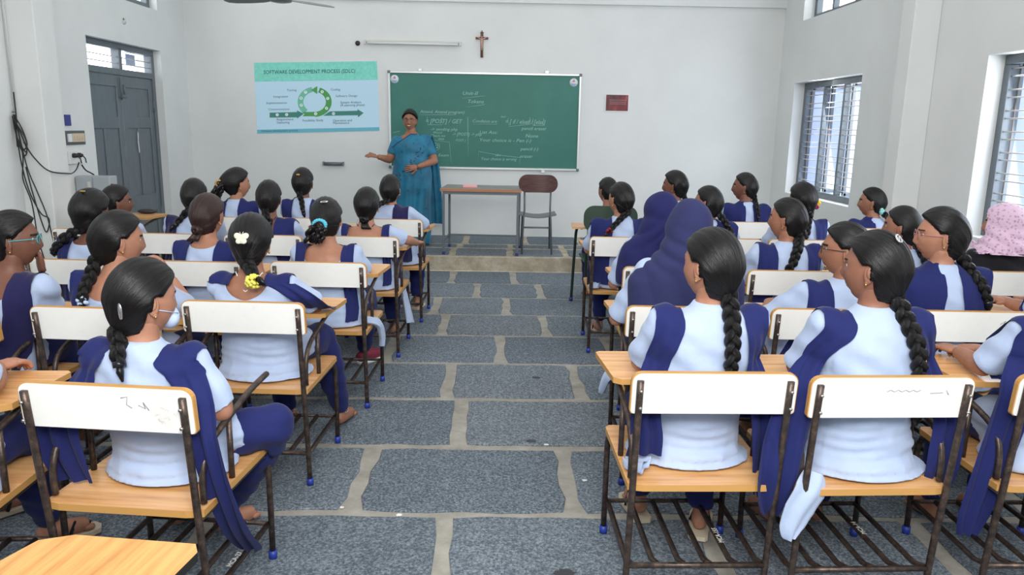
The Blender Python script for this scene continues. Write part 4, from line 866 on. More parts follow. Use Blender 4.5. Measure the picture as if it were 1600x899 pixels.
    for _ in range(10):
        new = []
        for v in bm.verts:
            if v.is_boundary:
                nb = [e.other_vert(v) for e in v.link_edges if e.is_boundary]
                if len(nb) == 2: new.append((v, v.co*.5+(nb[0].co+nb[1].co)*.25))
        for v, c in new: v.co = c
    bm.to_mesh(me); bm.free(); me.polygons.foreach_set('use_smooth', [True]*len(me.polygons)); me.materials.append(M[kcol]); link('tunic', me, root)
    # ---- stole over the shoulders: each end goes over the shoulder and hangs straight down the back
    if dup:
        xit, xot, xib, xob, zb = dup; nc = 13
        for s in dup_sides:
            hg = (hang or {}).get(s); zt_ = Nz-.03; zs = np.linspace(zt_, zb, 14); cols = []; ztp = None; fk = random.Random(key+str(s)).uniform(0, 3)
            for j in range(nc):
                u = j/(nc-1); c = cen(Nz-.05); X = c.x+s*(xit+(xot-xit)*u)*b
                h = bvh.ray_cast(Vector((X, c.y+.01, 2)), Vector((0, 0, -1)), 2); zt = h[0].z+.009 if h[0] is not None and h[0].z > Nz-.12 else None
                if ztp is None: zt = zt if zt is not None else Nz
                else: zt = max(zt if zt is not None else -1, ztp-.017)
                ztp = zt; col = []
                for zf in (Nz-.24, Nz-.17, Nz-.11):
                    h = bvh.ray_cast(Vector((X, 1.2, zf)), Vector((0, -1, 0)), 1.4); yf = h[0].y+.012 if h[0] is not None and h[0].y > c.y else c.y+.075
                    col.append([X, min(yf, c.y+.14), zf])
                col += [[X, c.y+.058, zt-.028], [X, c.y+.03, zt-.006], [X, c.y, zt], [X, c.y-.03, zt-.007]]
                yp = c.y-.045
                for z in zs:
                    if z > zt-.012: z = zt-.012-(zt_-z)*.3
                    f = (z-zb)/(zt_-zb); f = f*f*(3-2*f); cx = c.x*f+cen(z).x*(1-f); X2 = cx+s*((xib+(xit-xib)*f)*(1-u)+(xob+(xot-xob)*f)*u)*b
                    h = bvh.ray_cast(Vector((X2, -1, z)), Vector((0, 1, 0)), 1.4); y = yp+.003
                    if h[0] is not None and h[0].y < c.y+.03: y = min(h[0].y-.009, yp+.007)
                    y = max(y, yp-.045); yp = y
                    if .70 < z < .87: y = max(y, .0)
                    col.append([X2, y-.0055*(1+sin(u*15+fk+z*3))*min(1, (zt-z)/.12), z])
                cols.append(col)
            A_ = np.array(cols).transpose(1, 0, 2)
            for _ in range(2):
                B_ = A_.copy(); B_[1:-1, 1:-1] = .5*A_[1:-1, 1:-1]+.125*(A_[:-2, 1:-1]+A_[2:, 1:-1]+A_[1:-1, :-2]+A_[1:-1, 2:]); A_ = B_
            G_ = []
            for r_ in A_:
                row = []
                for p_ in r_:
                    v_ = Vector(p_); h = bvh.find_nearest(v_)
                    if h[0] is not None and (v_-h[0]).dot(h[1]) < .006: v_ = h[0]+h[1]*.006
                    row.append(tuple(v_))
                G_.append(row)
            if hg:
                L_ = np.array(G_[-1]); c0 = L_.mean(0); w0 = abs(L_[-1][0]-L_[0][0]); K = [(c0[0], c0[1], c0[2], w0)]+hg
                kp = curve_pts([(k[0], k[1], k[2]) for k in K], 5); kw = np.interp(np.linspace(0, 1, len(kp)), np.linspace(0, 1, len(K)), [k[3] for k in K])
                for q_ in range(1, len(kp)):
                    fa = min(1, q_/5.0); row = []
                    for j in range(nc):
                        u = j/(nc-1); fold = .012*sin(u*14+q_*.12+fk); row.append((kp[q_].x+s*(u-.5)*kw[q_], L_[j][1]*(1-fa)+(kp[q_].y+fold)*fa, kp[q_].z))
                    G_.append(row)
            m2 = MB(); m2.grid(G_); m2.build('stole_end', dupc, root)
    if tail:
        for tl in (tail if isinstance(tail, list) else [tail]):
            m2 = MB(); pp = curve_pts(tl['p'], 6); rr_ = list(np.interp(np.linspace(0, 1, len(pp)), np.linspace(0, 1, len(tl['r'])), tl['r'])); m2.tube(pp, rr_, 14, flat=tl.get('flat', .3)); 
            a = np.array(m2.V); a[:, 0] += .004*np.sin(a[:, 2]*25+a[:, 1]*60); m2.V = [tuple(v) for v in a]; m2.build(tl.get('name', 'stole_end'), tl.get('mat', dupc), root)
    if flap:
        for fl in (flap if isinstance(flap, list) else [flap]):
            m2 = MB(); pp = curve_pts(fl['p'], 6); rr_ = list(np.interp(np.linspace(0, 1, len(pp)), np.linspace(0, 1, len(fl['r'])), fl['r'])); 
            top, bot = [], []
            for q_, (c_, r_) in enumerate(zip(pp, rr_)):
                T_ = (Vector(pp[min(q_+1, len(pp)-1)])-Vector(pp[max(q_-1, 0)])).normalized(); X_ = Vector(fl.get('x', (0, 1, 0))); X_ = (X_-T_*X_.dot(T_)).normalized(); Y_ = T_.cross(X_); ra, rb = [], []
                for j in range(13):
                    u = (j/12-.5)*2; o_ = Vector(c_)+X_*r_*u+Y_*(.007*sin(u*5+q_*.12)*(1-abs(u)*.3)); th_ = .012*sqrt(max(.02, 1-u*u)); ra.append(tuple(o_+Y_*th_)); rb.append(tuple(o_-Y_*th_))
                top.append(ra); bot.append(rb[::-1])
            ringG = [a_+b_+[a_[0]] for a_, b_ in zip(top, bot)]; m2.grid(ringG); m2.build('tunic_tail', kcol, root)
    # ---- head wear or hair
    gp = None
    if hijab:
        mb = MB(); mb.ell(Hc+Vector((0, -.016, .004)), (.097, .120, .132), R, 20); z0 = Nz
        mb.rings([(Ct.x, Ct.y, hijab[1], .235*b, .158*b), (Ct.x, Ct.y, hijab[1]+.06, .24*b, .160*b), (Ct.x, Ct.y, Nz-.09, .235*b, .135), (Ct.x, Ct.y, Nz-.03, .20*b, .125), (Nk.x, Nk.y, Nz+.02, .15, .13), (Hc.x, Hc.y-.02, Nz+.08, .110, .118), (Hc.x, Hc.y-.012, Hc.z-.03, .106, .122)], 22)
        me = remesh(mb, .0115, 10); a = coords(me); n_ = normals(me); x, y, z = a.T
        sg = -1 if key == 'Q6' else 1; fz_ = 40*z+34*x*sg+1.5*np.sin(14*x+3)
        a += n_*(.013*(np.abs(np.sin(fz_))-.5)*np.exp(-((z-Nz-.05)/.085)**2)+.010*(np.abs(np.sin(26*x+9*z+key.__len__()))-.5)*ss((Nz-.02-z)/.06)+.004*np.sin(30*z+22*x)*ss((z-Nz-.1)/.05))[:, None]; setcoords(me, a)
        bm = bmesh.new(); bm.from_mesh(me); fc = Hc+R @ Vector((0, .10, -.01)); Ri = R.transposed()
        dl = []
        for v in bm.verts:
            q = Ri @ (v.co-fc)
            if (q.x/.062)**2+(q.y/.075)**2+(q.z/.088)**2 < 1: dl.append(v)
        bmesh.ops.delete(bm, geom=dl, context='VERTS'); dl = [v for v in bm.verts if v.co.z < hijab[1]+.006]; bmesh.ops.delete(bm, geom=dl, context='VERTS')
        bm.to_mesh(me); bm.free(); me.polygons.foreach_set('use_smooth', [True]*len(me.polygons)); me.materials.append(M[hijab[0]]); link('headscarf', me, root)
    else:
        ho, gp = hairmesh(Hc, R, hair, lod, hvol, gather, parent=root)
        kind = braid[0]
        def backy(x, z):
            h = bvh.ray_cast(Vector((x, -1, z)), Vector((0, 1, 0)), 1.4); return h[0].y if h[0] else None
        if kind == 'plait':
            ex, ez = braid[1], braid[2]; r0 = braid[3] if len(braid) > 3 else .0165
            out = (gp-Hc); out.z = 0; out = out.normalized(); pts = [gp-out*.012+Vector((0, 0, .012)), gp+out*.012+Vector((0, 0, -.012))]
            n = 8; x0 = pts[-1].x; z0 = pts[-1].z; y0 = pts[-1].y
            for i in range(1, n+1):
                f = i/n; z = z0+(ez-z0)*f; xx = x0+(ex-x0)*(f**.85); sy = backy(xx, z); tgt = (sy-.024) if sy is not None else y0-.01*i
                yy = y0+(tgt-y0)*min(1, f*3.0) if tgt > y0 else tgt
                if f*3 < 1 and sy is not None: yy = min(yy, sy-.020)
                if .70 < z < .88: yy = max(yy, .024)
                pts.append(Vector((xx, yy, z)))
            sidev = Vector((1, 0, 0))
            plait(curve_pts(pts, 6), r0, r0*.72, mat=hair, parent=root, side=sidev)
            endp = pts[-1]; dn = (pts[-1]-pts[-2]).normalized(); m2 = MB(); tm = (extras or {}).get('tie', 'frame_black')
            if tm in ('yellow_net', 'mask_blue', 'red_tie'):
                rr = random.Random(5); rad_ = .030 if tm == 'yellow_net' else .020
                for k in range(60 if tm == 'yellow_net' else 16): q_ = Vector((rr.gauss(0, 1), rr.gauss(0, 1), rr.gauss(0, 1))).normalized(); m2.ell(endp+Vector((q_.x*rad_, q_.y*rad_*.8-(.016 if tm == 'yellow_net' else 0), q_.z*rad_*.85-(.016 if tm == 'yellow_net' else 0))), (.0085,)*3, None, 6)
                dn = (dn+Vector((.55 if tm == 'yellow_net' else 0, 0, 0))).normalized(); endp = endp+dn*rad_*.7
            else: m2.tube([endp-dn*.012, endp+dn*.006], r0*1.1, 10)
            tie = m2.build('hair_tie', (extras or {}).get('tie', 'frame_black'), root)
            m2 = MB(); m2.tube([endp, endp+dn*.02+Vector((0, -.004, 0)), endp+dn*.05], [r0*.85, r0*1.1, r0*.35], 8, flat=.6); m2.build('hair_tip', hair, root)
        elif kind == 'pony':
            # gathered curly tail
            ex, ez = braid[1], braid[2]; rr = random.Random(key); out = (gp-Hc).normalized()
            m2 = MB()
            for k in range(18):
                a0 = rr.uniform(0, 6.28); rad = rr.uniform(.0, .048); pts = []
                for i in range(9):
                    f = i/8; z = gp.z+.01+(ez-gp.z)*f*rr.uniform(.9, 1.03); xx = gp.x+(ex-gp.x)*f; sy = backy(xx, z); yy = gp.y+out.y*.03; yy = min(yy, (sy-.035) if sy is not None else yy)
                    wob = rad*sin(min(1, f*1.6)*pi*.62)+.004; pts.append(Vector((xx+wob*cos(a0)+.008*sin(f*17+k), yy+wob*.7*sin(a0)+.006*cos(f*15+k*2), z)))
                m2.tube(curve_pts(pts, 2), [.0135]*15+[.010, .005], 6)
            m2.build('ponytail', hair, root)
            m2 = MB()
            cT = gp+out*.024
            if 'tie' in (extras or {}):
                for k in range(16): a0 = 2*pi*k/16; m2.ell(cT+Vector((.032*cos(a0), -.006, .030*sin(a0)*.8)), (.012, .016, .011), None, 6)
                m2.build('scrunchie', extras['tie'], root)
        elif kind == 'bun':
            m2 = MB(); c = gp+(gp-Hc).normalized()*.018
            for k in range(5):
                a0 = k*1.25; pts = [c+Vector(((.026-.003*k)*cos(a0+t*.7), -.006*k, (.024-.003*k)*sin(a0+t*.7))) for t in range(9)]; m2.tube(pts, [.012]*9, 7)
            m2.ell(c, (.03, .022, .028), None, 10); m2.build('hair_bun', hair, root)
            if braid[1] is not None:
                m2 = MB(); 
                for k in range(7):
                    x_ = (k-3)*.007; m2.tube(curve_pts([c+Vector((x_*.5, 0, -.015)), c+Vector((x_+braid[1]*.5, -.022, -.05)), c+Vector((x_*1.4+braid[1], -.012, min(-.06, braid[2]-c.z)))], 4), [.009, .01, .0105, .010, .010, .009, .008, .006, .003], 6)
                m2.build('loose_hair', hair, root)
    if earring and not hijab:
        for s in (-1, 1):
            m2 = MB(); m2.ell(Hc+R @ Vector((s*.0795, -.003, -.042)), (.004, .004, .005), None, 8); m2.build('earring', 'gold', root)
    if glasses:
        mb = MB()
        for s in (-1, 1):
            c = Vector((s*.031, .099, .004)); pts = [Hc+R @ (c+Vector((.024*cos(a*pi/8), -.003*abs(cos(a*pi/8)), .019*sin(a*pi/8)))) for a in range(17)]; mb.tube(pts, .0016, 5)
            mb.tube([Hc+R @ Vector((s*.055, .094, .010)), Hc+R @ Vector((s*.078, .06, .010)), Hc+R @ Vector((s*.082, -.005, .006)), Hc+R @ Vector((s*.08, -.02, -.01))], .0018, 5)
        mb.tube([Hc+R @ Vector((-.008, .102, .006)), Hc+R @ Vector((.008, .102, .006))], .0016, 5); go = mb.build('glasses', glasses, root)
        for s in (-1, 1): m2 = MB(); m2.ell(Hc+R @ Vector((s*.031, .0985, .004)), (.023, .0008, .018), R, 12); m2.build('lens', 'lens_glass', go)
    ex_ = extras or {}
    for nm, pos, size, mat in ex_.get('clips', []):
        # small clip on the hair, placed by a direction in head space
        d = np.array([Vector(pos).normalized()]); q = Vector(scalp(d)[0])*1.0; nn = Vector(pos).normalized(); q = q+nn*(.0185+hvol*1.3); m2 = MB()
        if nm == 'butterfly_clip':
            X = R @ Vector((1, 0, 0)); Zv = R @ (Vector((1, 0, 0)).cross(nn)*-1); Zv = (R @ nn).cross(X); c = Hc+R @ q
            for s in (-1, 1):
                m2.ell(c+X*s*.015+Zv*.011, (.018, .005, .014), Matrix((X*cos(.5*s)+Zv*sin(.5*s)*1, R @ nn, Zv*cos(.5)-X*sin(.5*s))).transposed(), 10); m2.ell(c+X*s*.011-Zv*.010, (.013, .005, .012), Matrix((X, R @ nn, Zv)).transposed(), 10)
                m2.tube([c+Zv*.015, c+X*s*.008+Zv*.03], .0012, 4)
            m2.tube([c-Zv*.02, c+Zv*.018], .005, 6)
        elif nm == 'hair_clip':
            X = (R @ Vector((1, 0, 0))); Zv = (R @ nn).cross(X).normalized(); a_ = size[3] if len(size) > 3 else 0; U_ = X*cos(a_)+Zv*sin(a_); V_ = Zv*cos(a_)-X*sin(a_); c = Hc+R @ q
            pts = [c+U_*size[0]*cos(k*pi/6)+V_*size[1]*sin(k*pi/6) for k in range(13)]; m2.tube(pts, size[2], 5); m2.tube([c-U_*size[0], c+U_*size[0]], size[2]*.8, 5)
        elif nm == 'hair_flower':
            for k in range(7): a0 = 2*pi*k/7; m2.ell(Hc+R @ (q+Vector((size[0]*cos(a0)*.6, size[0]*.2, size[0]*sin(a0)*.6))), (size[0]*.5,)*3, None, 6)
            m2.ell(Hc+R @ (q+nn*.006), (size[0]*.5,)*3, None, 6)
        m2.build(nm, mat, root)
    if shoes:
        for s in (-1, 1):
            an = An[s]-Vector((0, 0, .035)); d = fd[s].normalized(); l = d.cross(Vector((0, 0, 1))); m2 = MB()
            if shoes == 'sandal':
                out_ = [(-.075, .028), (-.06, .038), (0, .038), (.07, .045), (.13, .047), (.165, .035), (.178, .0)]
                P = [an+d*a_-l*w_ for a_, w_ in out_]+[an+d*a_+l*w_ for a_, w_ in reversed(out_[:-1])]; k = len(P); zt = an.z-.050
                m2.add([(p.x, p.y, zt-.018) for p in P]+[(p.x, p.y, zt) for p in P], [tuple(range(k-1, -1, -1)), tuple(range(k, 2*k))]+[(i, (i+1) % k, k+(i+1) % k, k+i) for i in range(k)]); so = m2.build('sandal', 'tan_leather', root, False)
                m3 = MB(); m3.tube([an+l*.042+d*.05+Vector((0, 0, -.05)), an+l*.022+d*.08+Vector((0, 0, -.004)), an+d*.10+Vector((0, 0, -.006)), an-l*.022+d*.08+Vector((0, 0, -.004)), an-l*.042+d*.05+Vector((0, 0, -.05))], .010, 6, flat=.5); m3.tube([an+d*.10+Vector((0, 0, -.004)), an+d*.14+Vector((0, 0, -.03))], .008, 6, flat=.6); m3.build('strap', 'black_cloth' if s < 5 else 'silver', so)
            else:
                m2.tube([an-d*.055+Vector((0, 0, -.02)), an-d*.01+Vector((0, 0, -.008)), an+d*.07+Vector((0, 0, -.02)), an+d*.15+Vector((0, 0, -.034)), an+d*.168+Vector((0, 0, -.036))], [.03, .043, .042, .032, .012], 12); so = m2.build('shoe', shoes, root)
                m3 = MB(); m3.tube([an-d*.06+Vector((0, 0, -.053)), an+d*.0+Vector((0, 0, -.053)), an+d*.1+Vector((0, 0, -.053)), an+d*.17+Vector((0, 0, -.053))], [.02, .043, .046, .012], 12, flat=None); a = np.array(m3.V); a[:, 2] = np.clip(a[:, 2], an.z-.068, an.z-.046); m3.V = [tuple(v) for v in a]; m3.build('sole', 'white_plastic', so)
    if ex_.get('anklet'):
        for s in (-1, 1):
            m2 = MB(); A2 = An[s]+Vector((0, 0, -.012)); 
            for k in range(22): a0 = 2*pi*k/22; m2.ell(A2+Vector((.036*cos(a0), .036*sin(a0), .004*sin(3*a0))), (.0035,)*3, None, 5)
            m2.build('anklet', 'silver', root)
    if ex_.get('mask'):
        m2 = MB(); c = Hc+R @ Vector((0, .082, -.058)); m2.ell(c, (.046, .028, .038), R, 16); m2.tube([Hc+R @ Vector((.052, .085, -.04)), Hc+R @ Vector((.078, .0, -.02))], .0015, 4); m2.build('face_mask', 'mask_blue', root)
    if ex_.get('cord'):
        m2 = MB(); c = cen(Nz-.04); pts = [c+Vector((s_*.06, -.03-.055*(1-abs(s_)), .055-.075*(1-abs(s_)))) for s_ in (-1, -.5, 0, .5, 1)]; m2.tube(curve_pts(pts, 4), .003, 5); m2.build('neck_cord', ex_['cord'], root)
    return dict(root=root, cen=cen, Nz=Nz, Hc=Hc, R=R, bvh=bvh, gp=gp)
GS_L, GS_R = 'students seated in the left block', 'students seated in the right block'
NV = (.072, .175, .09, .18, .60)
# ---- left block
student('P1', 'LA1', (-1.09, 2.30, 1.185), -38, 'girl nearest the camera in the left block, short thick braid, clip and face mask', GS_L, ('plait', -.005, .885, .0175), 'b', .95, pitch=6, lod=2, px=.0, py=.295,
    dup=(.085, .20, .12, .22, .84), extras={'clips': [('hair_clip', (.58, -.85, -.16), (.024, .008, .0028, 1.45), 'silver')], 'mask': 1, 'anklet': 1}, hvol=.006, gather=(0, -.80, -.60),
    hang={1: [(.245, .03, .70, .10), (.268, .04, .56, .09), (.276, .09, .42, .085), (.272, .16, .30, .085), (.262, .25, .20, .085), (.258, .28, .165, .06)], -1: [(-.215, .05, .70, .13), (-.225, .07, .58, .14), (-.215, .10, .48, .12)]},
    legs={1: {'k': (.285, .47, .55), 'a': (-.02, .66, .10), 'd': (.5, .9, 0)}, -1: {'k': (.0, .58, .54), 'a': (-.22, .68, .10), 'd': (.3, 1, 0)}}, arms={1: {'e': (.225, .20, .70), 'w': (.12, .42, .66), 'f': (-.5, .8, 0)}})
student('P2', 'LA2', (-1.10, 3.36, 1.20), 0, 'girl with cream butterfly clip and yellow net scrunchie on her braid', GS_L, ('plait', .045, .955, .020), 'd', .97, pitch=8, lod=2, py=.23, neck='deep', px=-.02, hvol=.010,
    dup=(.075, .185, .10, .205, .90), extras={'clips': [('butterfly_clip', (0, -.95, .12), (1,), 'butterfly_cream')], 'tie': 'yellow_net', 'anklet': 1, 'cord': 'pearl'},
    hang={1: [(.215, .09, .85, .15), (.25, .15, .80, .14), (.265, .24, .765, .11), (.24, .33, .755, .11)]},
    arms={1: {'e': (.22, .27, .775), 'w': (.02, .40, .785)}}, legs={1: {'k': (.15, .57, .54), 'a': (.20, .72, .10), 'd': (.15, 1, 0)}, -1: {'k': (-.10, .56, .54), 'a': (-.08, .68, .10)}})
student('P3', 'LB2', (-1.62, 3.24, 1.22), -50, 'girl resting her chin on her hand, braid ending in a pale tie, left block', GS_L, ('plait', -.09, .86, .019), 'b', 1.0, pitch=4, neck='deep', dup=NV, hvol=.006, extras={'cord': 'dark_navy', 'tie': 'mask_blue'},
    arms={1: {'e': (.21, .34, .765), 'w': (.12, .36, .90), 'f': (-.45, .1, .9), 'n': (.6, .5, .2), 'c': .55}})
student('P4', 'LC2', (-2.08, 3.27, 1.21), -68, 'girl with teal rimmed glasses at the left edge, fingers at her mouth', GS_L, ('bun', None, .9), 'c', 1.0, neck='deep', dup=(.06, .15, .07, .17, .52), glasses='frame_teal', dupc='dark_navy', hvol=.006, gather=(0, -.85, -.52),
    arms={1: {'e': (.25, .33, .765), 'w': (.24, .30, .93), 'f': (-.2, .2, .9), 'n': (.5, .6, .2), 'c': .6}}, px=.02)
student('P5', 'LC3', (-2.28, 4.29, 1.21), -18, 'girl with a crown plait and a loose curly braid in front of the cabinet', GS_L, ('plait', -.20, .86, .018), 'c', 1.0, neck='round', dup=NV, hvol=.014, extras={'cord': 'dark_navy', 'clips': [('hair_clip', (.2, -.5, .85), (.02, .004, .002), 'gold')]})
student('P6', 'LB3', (-1.64, 4.30, 1.20), -15, 'girl with brown hair gathered low in a loose tail', GS_L, ('bun', -.03, .955), 'b', 1.0, neck='round', dup=NV, hair='hair_brown', hvol=.006, gather=(0, -.9, -.42))
student('P7', 'LA3', (-.99, 4.36, 1.185), -6, 'girl with a sky blue scrunchie round her wavy ponytail', GS_L, ('pony', -.05, .93), 'b', 1.0, tilt=-8, neck='wide', dup=(.10, .165, .12, .18, .50), hvol=.006, extras={'tie': 'sky_scrunchie', 'clips': [('hair_clip', (.25, -.6, .75), (.022, .006, .002), 'silver')]},
    gather=(0, -.98, -.08), arms={-1: {'e': (-.22, .33, .77), 'w': (-.10, .33, .92), 'f': (.1, .1, .95), 'n': (-.6, .5, 0), 'c': .5}}, shoes='maroon_canvas', flap=[{'p': [(.20, .12, .50), (.27, .20, .46), (.285, .26, .38), (.28, .27, .30)], 'r': [.05, .05, .045, .012], 'flat': .45}],
    legs={1: {'k': (.12, .62, .52), 'a': (.05, .86, .105), 'd': (.5, .8, 0)}, -1: {'k': (-.10, .6, .52), 'a': (-.2, .8, .105)}})
student('P8', 'LA4', (-.93, 5.31, 1.17), -4, 'girl with a wide bare neckline and her right arm resting out on the aisle side', GS_L, ('bun', .02, .93), 'b', 1.0, neck='wide', dup=(.115, .165, .13, .18, .50), hvol=.004, extras={'cord': 'dark_navy'}, gather=(0, -.8, -.6),
    arms={1: {'e': (.27, .22, .80), 'w': (.32, .42, .75), 'f': (.05, 1, -.1)}}, flap=[{'p': [(.18, .25, .50), (.22, .35, .42), (.25, .36, .3), (.28, .33, .17)], 'r': [.06, .09, .10, .12], 'flat': .3}])
student('P9', 'LA5', (-.905, 6.27, 1.20), -10, 'girl of the front left row beside the aisle, braid hanging to the left', GS_L, ('plait', -.13, .93, .015), 'b', 1.0, lod=0, dup=(.03, .15, .05, .16, .50), dup_sides=(1,), dupc='dark_navy',
    shoes='sandal', arms={1: {'e': (.25, .28, .76), 'w': (.15, .42, .775)}}, legs={1: {'k': (.14, .55, .54), 'a': (.13, .52, .10)}, -1: {'k': (-.1, .55, .54), 'a': (-.05, .6, .10)}})
student('P10', 'LB4', (-1.60, 5.31, 1.21), -2, 'girl with a thin braid and silver pendant cord, fourth row of the left block', GS_L, ('plait', .02, .92, .016), 'c', .96, lod=0, neck='deep', dup=(.06, .19, .08, .20, .5), extras={'cord': 'dark_navy'})
student('P11', 'LB5', (-1.61, 6.27, 1.245), -6, 'girl with a straight braid and small gold clip, front row of the left block', GS_L, ('plait', -.05, .90, .015), 'c', .98, lod=0, dup=NV, extras={'clips': [('hair_clip', (.0, -.8, .5), (.012, .006, .003), 'gold')]})
student('P12', 'LC5', (-2.14, 6.27, 1.225), -50, 'girl with a big curly ponytail in the front left row', GS_L, ('pony', -.14, .95), 'b', .98, lod=0, dup=(.05, .20, .08, .2, .5), hvol=.012, gather=(0, -.98, .05), extras={'tie': 'gold'})
student('P13', 'LC4', (-2.11, 5.31, 1.215), 0, 'girl with a straight braid before the right edge of the grey door', GS_L, ('plait', -.005, .90, .016), 'c', .98, lod=0, dup=NV, dupc='dark_navy')
student('P14', 'LD4', (-2.76, 5.55, 1.135), -58, 'girl facing right in front of the grey door', GS_L, ('plait', -.12, .88, .016), 'c', 1.0, lod=0, dup=(.0, .17, .02, .19, .5), hvol=.006)
student('B1', 'LB1', (-1.76, 2.20, 1.20), -10, 'girl at the lower left edge with only her forearm, lap and sandals in view', GS_L, ('plait', 0, .85), 'b', 1.05, dup=NV, shoes='sandal', extras={'anklet': 0},
    arms={1: {'e': (.20, .28, .80), 'w': (.11, .45, .79), 'f': (.2, 1, 0), 'c': .45}, -1: {'e': (-.22, .28, .79), 'w': (-.03, .47, .785), 'f': (.9, .3, 0)}}, legs={1: {'k': (.11, .50, .54), 'a': (.07, .70, .11), 'd': (.75, .7, 0)}, -1: {'k': (-.10, .55, .54), 'a': (-.28, .90, .11), 'd': (.6, .8, 0)}})
student('B0', 'L0', (-1.16, 1.05, 1.22), 0, 'student below the left edge, only an elbow in view by the nearest board', GS_L, ('plait', 0, .85), 'a', 1.0, dup=NV, arms={1: {'e': (.085, .40, .64), 'w': (-.12, .44, .70), 'f': (-.9, .1, 0)}, -1: {'e': (-.25, .2, .74), 'w': (-.2, .42, .76)}}, slv=.45)
# ---- right block
student('Q1', 'RA1', (.69, 2.47, 1.285), 38, 'girl nearest the aisle in the front right desk, long thick braid down her white back', GS_R, ('plait', .075, .775, .0185), 'b', .98, lod=2, px=-.01, py=.265, dup=(.10, .190, .13, .20, .84), hvol=.004, gather=(0, -.80, -.60),
    hang={1: [(.205, .06, .70, .10), (.225, .07, .56, .10), (.235, .10, .42, .08), (.24, .13, .36, .05)], -1: [(-.19, .06, .70, .10), (-.185, .06, .60, .11), (-.19, .07, .53, .12)]},
    flap=[{'p': [(-.18, .06, .50), (-.22, .09, .49), (-.235, .13, .485)], 'r': [.05, .03, .01], 'flat': .5}], shoes='sandal', legs={1: {'k': (.10, .55, .54), 'a': (.15, .50, .11), 'd': (.35, 1, 0)}, -1: {'k': (-.10, .55, .54), 'a': (-.07, .64, .11)}}, arms={-1: {'e': (-.17, .28, .79)}, 1: {'e': (.17, .28, .76)}})
student('Q2', 'RB1', (1.225, 2.46, 1.285), 46, 'girl with oval silver hair clip and very long braid in the front right desk', GS_R, ('plait', .165, .685, .0185), 'a', 1.0, lod=2, px=.02, dup=(.09, .185, .17, .225, .86), hvol=.004, gather=(0, -.80, -.60), extras={'clips': [('hair_clip', (-.22, -.55, .80), (.026, .010, .0035, .5), 'silver')]},
    hang={-1: [(-.265, .04, .74, .14), (-.30, .02, .62, .15), (-.318, .01, .50, .14), (-.322, .03, .40, .10), (-.315, .05, .34, .05)], 1: [(.26, .06, .70, .10), (.262, .05, .56, .11), (.265, .07, .46, .10), (.27, .1, .38, .05)]},
    flap=[{'p': [(-.19, .02, .505), (-.215, -.008, .46), (-.25, -.02, .40), (-.27, -.022, .34), (-.275, -.02, .295)], 'r': [.04, .065, .065, .05, .02], 'x': (1, .3, 0)}], arms={-1: {'e': (-.175, .27, .79)}, 1: {'e': (.20, .26, .77)}})
student('Q3', 'RC1', (1.93, 2.50, 1.26), 20, 'girl at the right edge leaning her forearm on the board', GS_R, ('plait', 0, .8), 'd', 1.02, dup=(.06, .20, .08, .21, .86), arms={-1: {'e': (-.18, .27, .785), 'w': (-.16, .46, .785), 'f': (-.15, 1, 0), 'c': .4}, 1: {'e': (.2, .3, .78), 'w': (-.02, .50, .785), 'f': (-1, .15, 0)}}, px=0.02,
    hang={-1: [(-.19, .05, .76, .15), (-.225, .05, .62, .13), (-.255, .05, .46, .12), (-.275, .06, .32, .10), (-.28, .07, .24, .06)]})
student('Q4', 'RB2', (1.53, 3.36, 1.205), 66, 'girl with dark framed glasses half hidden behind the long braid', GS_R, ('bun', None, .9), 'd', .95, neck='collar', dup=NV, glasses='frame_black', px=-.02, arms={-1: {'e': (-.20, .24, .73), 'w': (-.12, .43, .775)}}, hvol=.006)
student('Q5', 'RA2', (.83, 3.38, 1.29), 18, 'girl in the nearer navy blue hijab', GS_R, ('none',), 'b', 1.10, dup=None, hijab=('hijab_slate', .60), lod=2, arms={-1: {'e': (-.26, .27, .72)}},
    flap=[{'p': [(-.2, .14, .52), (-.29, .2, .47), (-.32, .24, .37)], 'r': [.06, .06, .02], 'flat': .4}])
student('Q6', 'RA3', (.90, 4.31, 1.25), 25, 'girl in the farther navy blue hijab', GS_R, ('none',), 'b', 1.05, dup=None, hijab=('hijab_navy', .72), arms={-1: {'e': (-.27, .25, .70)}})
student('Q7', 'RC2', (1.955, 3.37, 1.275), 72, 'girl with rose framed glasses and a braid ending in a curl', GS_R, ('plait', .09, .875, .018), 'b', 1.08, lod=2, px=-.02, dup=(.03, .19, .08, .22, .5), hvol=.008, glasses='frame_rose', pitch=0)
student('Q8', 'RB3', (1.60, 4.27, 1.235), 52, 'girl with a thick braid over her pale back, third row of the right block', GS_R, ('plait', -.04, .80, .019), 'd', 1.02, dup=(.08, .17, .10, .18, .5))
student('Q9', 'RD3', (2.88, 4.35, 1.215), 60, 'girl in a pink printed headscarf and black gown by the window', GS_R, ('none',), 'b', 1.1, dup=None, hijab=('pink_print', .93), kcol='black_cloth', dupc='black_cloth')
student('Q10', 'RC3', (2.28, 4.32, 1.195), 50, 'girl half hidden behind the one with rose glasses', GS_R, ('plait', .10, .88, .015), 'a', .95, dup=NV, lod=0)
student('Q11', 'RD2', (2.66, 3.42, 1.22), 20, 'girl beyond the right edge with only her folded hands and sleeve in view', GS_R, ('plait', 0, .85), 'd', 1.0, dup=NV, arms={-1: {'e': (-.12, .30, .775), 'w': (-.17, .42, .785), 'f': (-.3, 1, .1), 'c': .6}, 1: {'e': (.1, .4, .775), 'w': (-.12, .44, .79), 'f': (-.9, .4, 0), 'c': .5}})
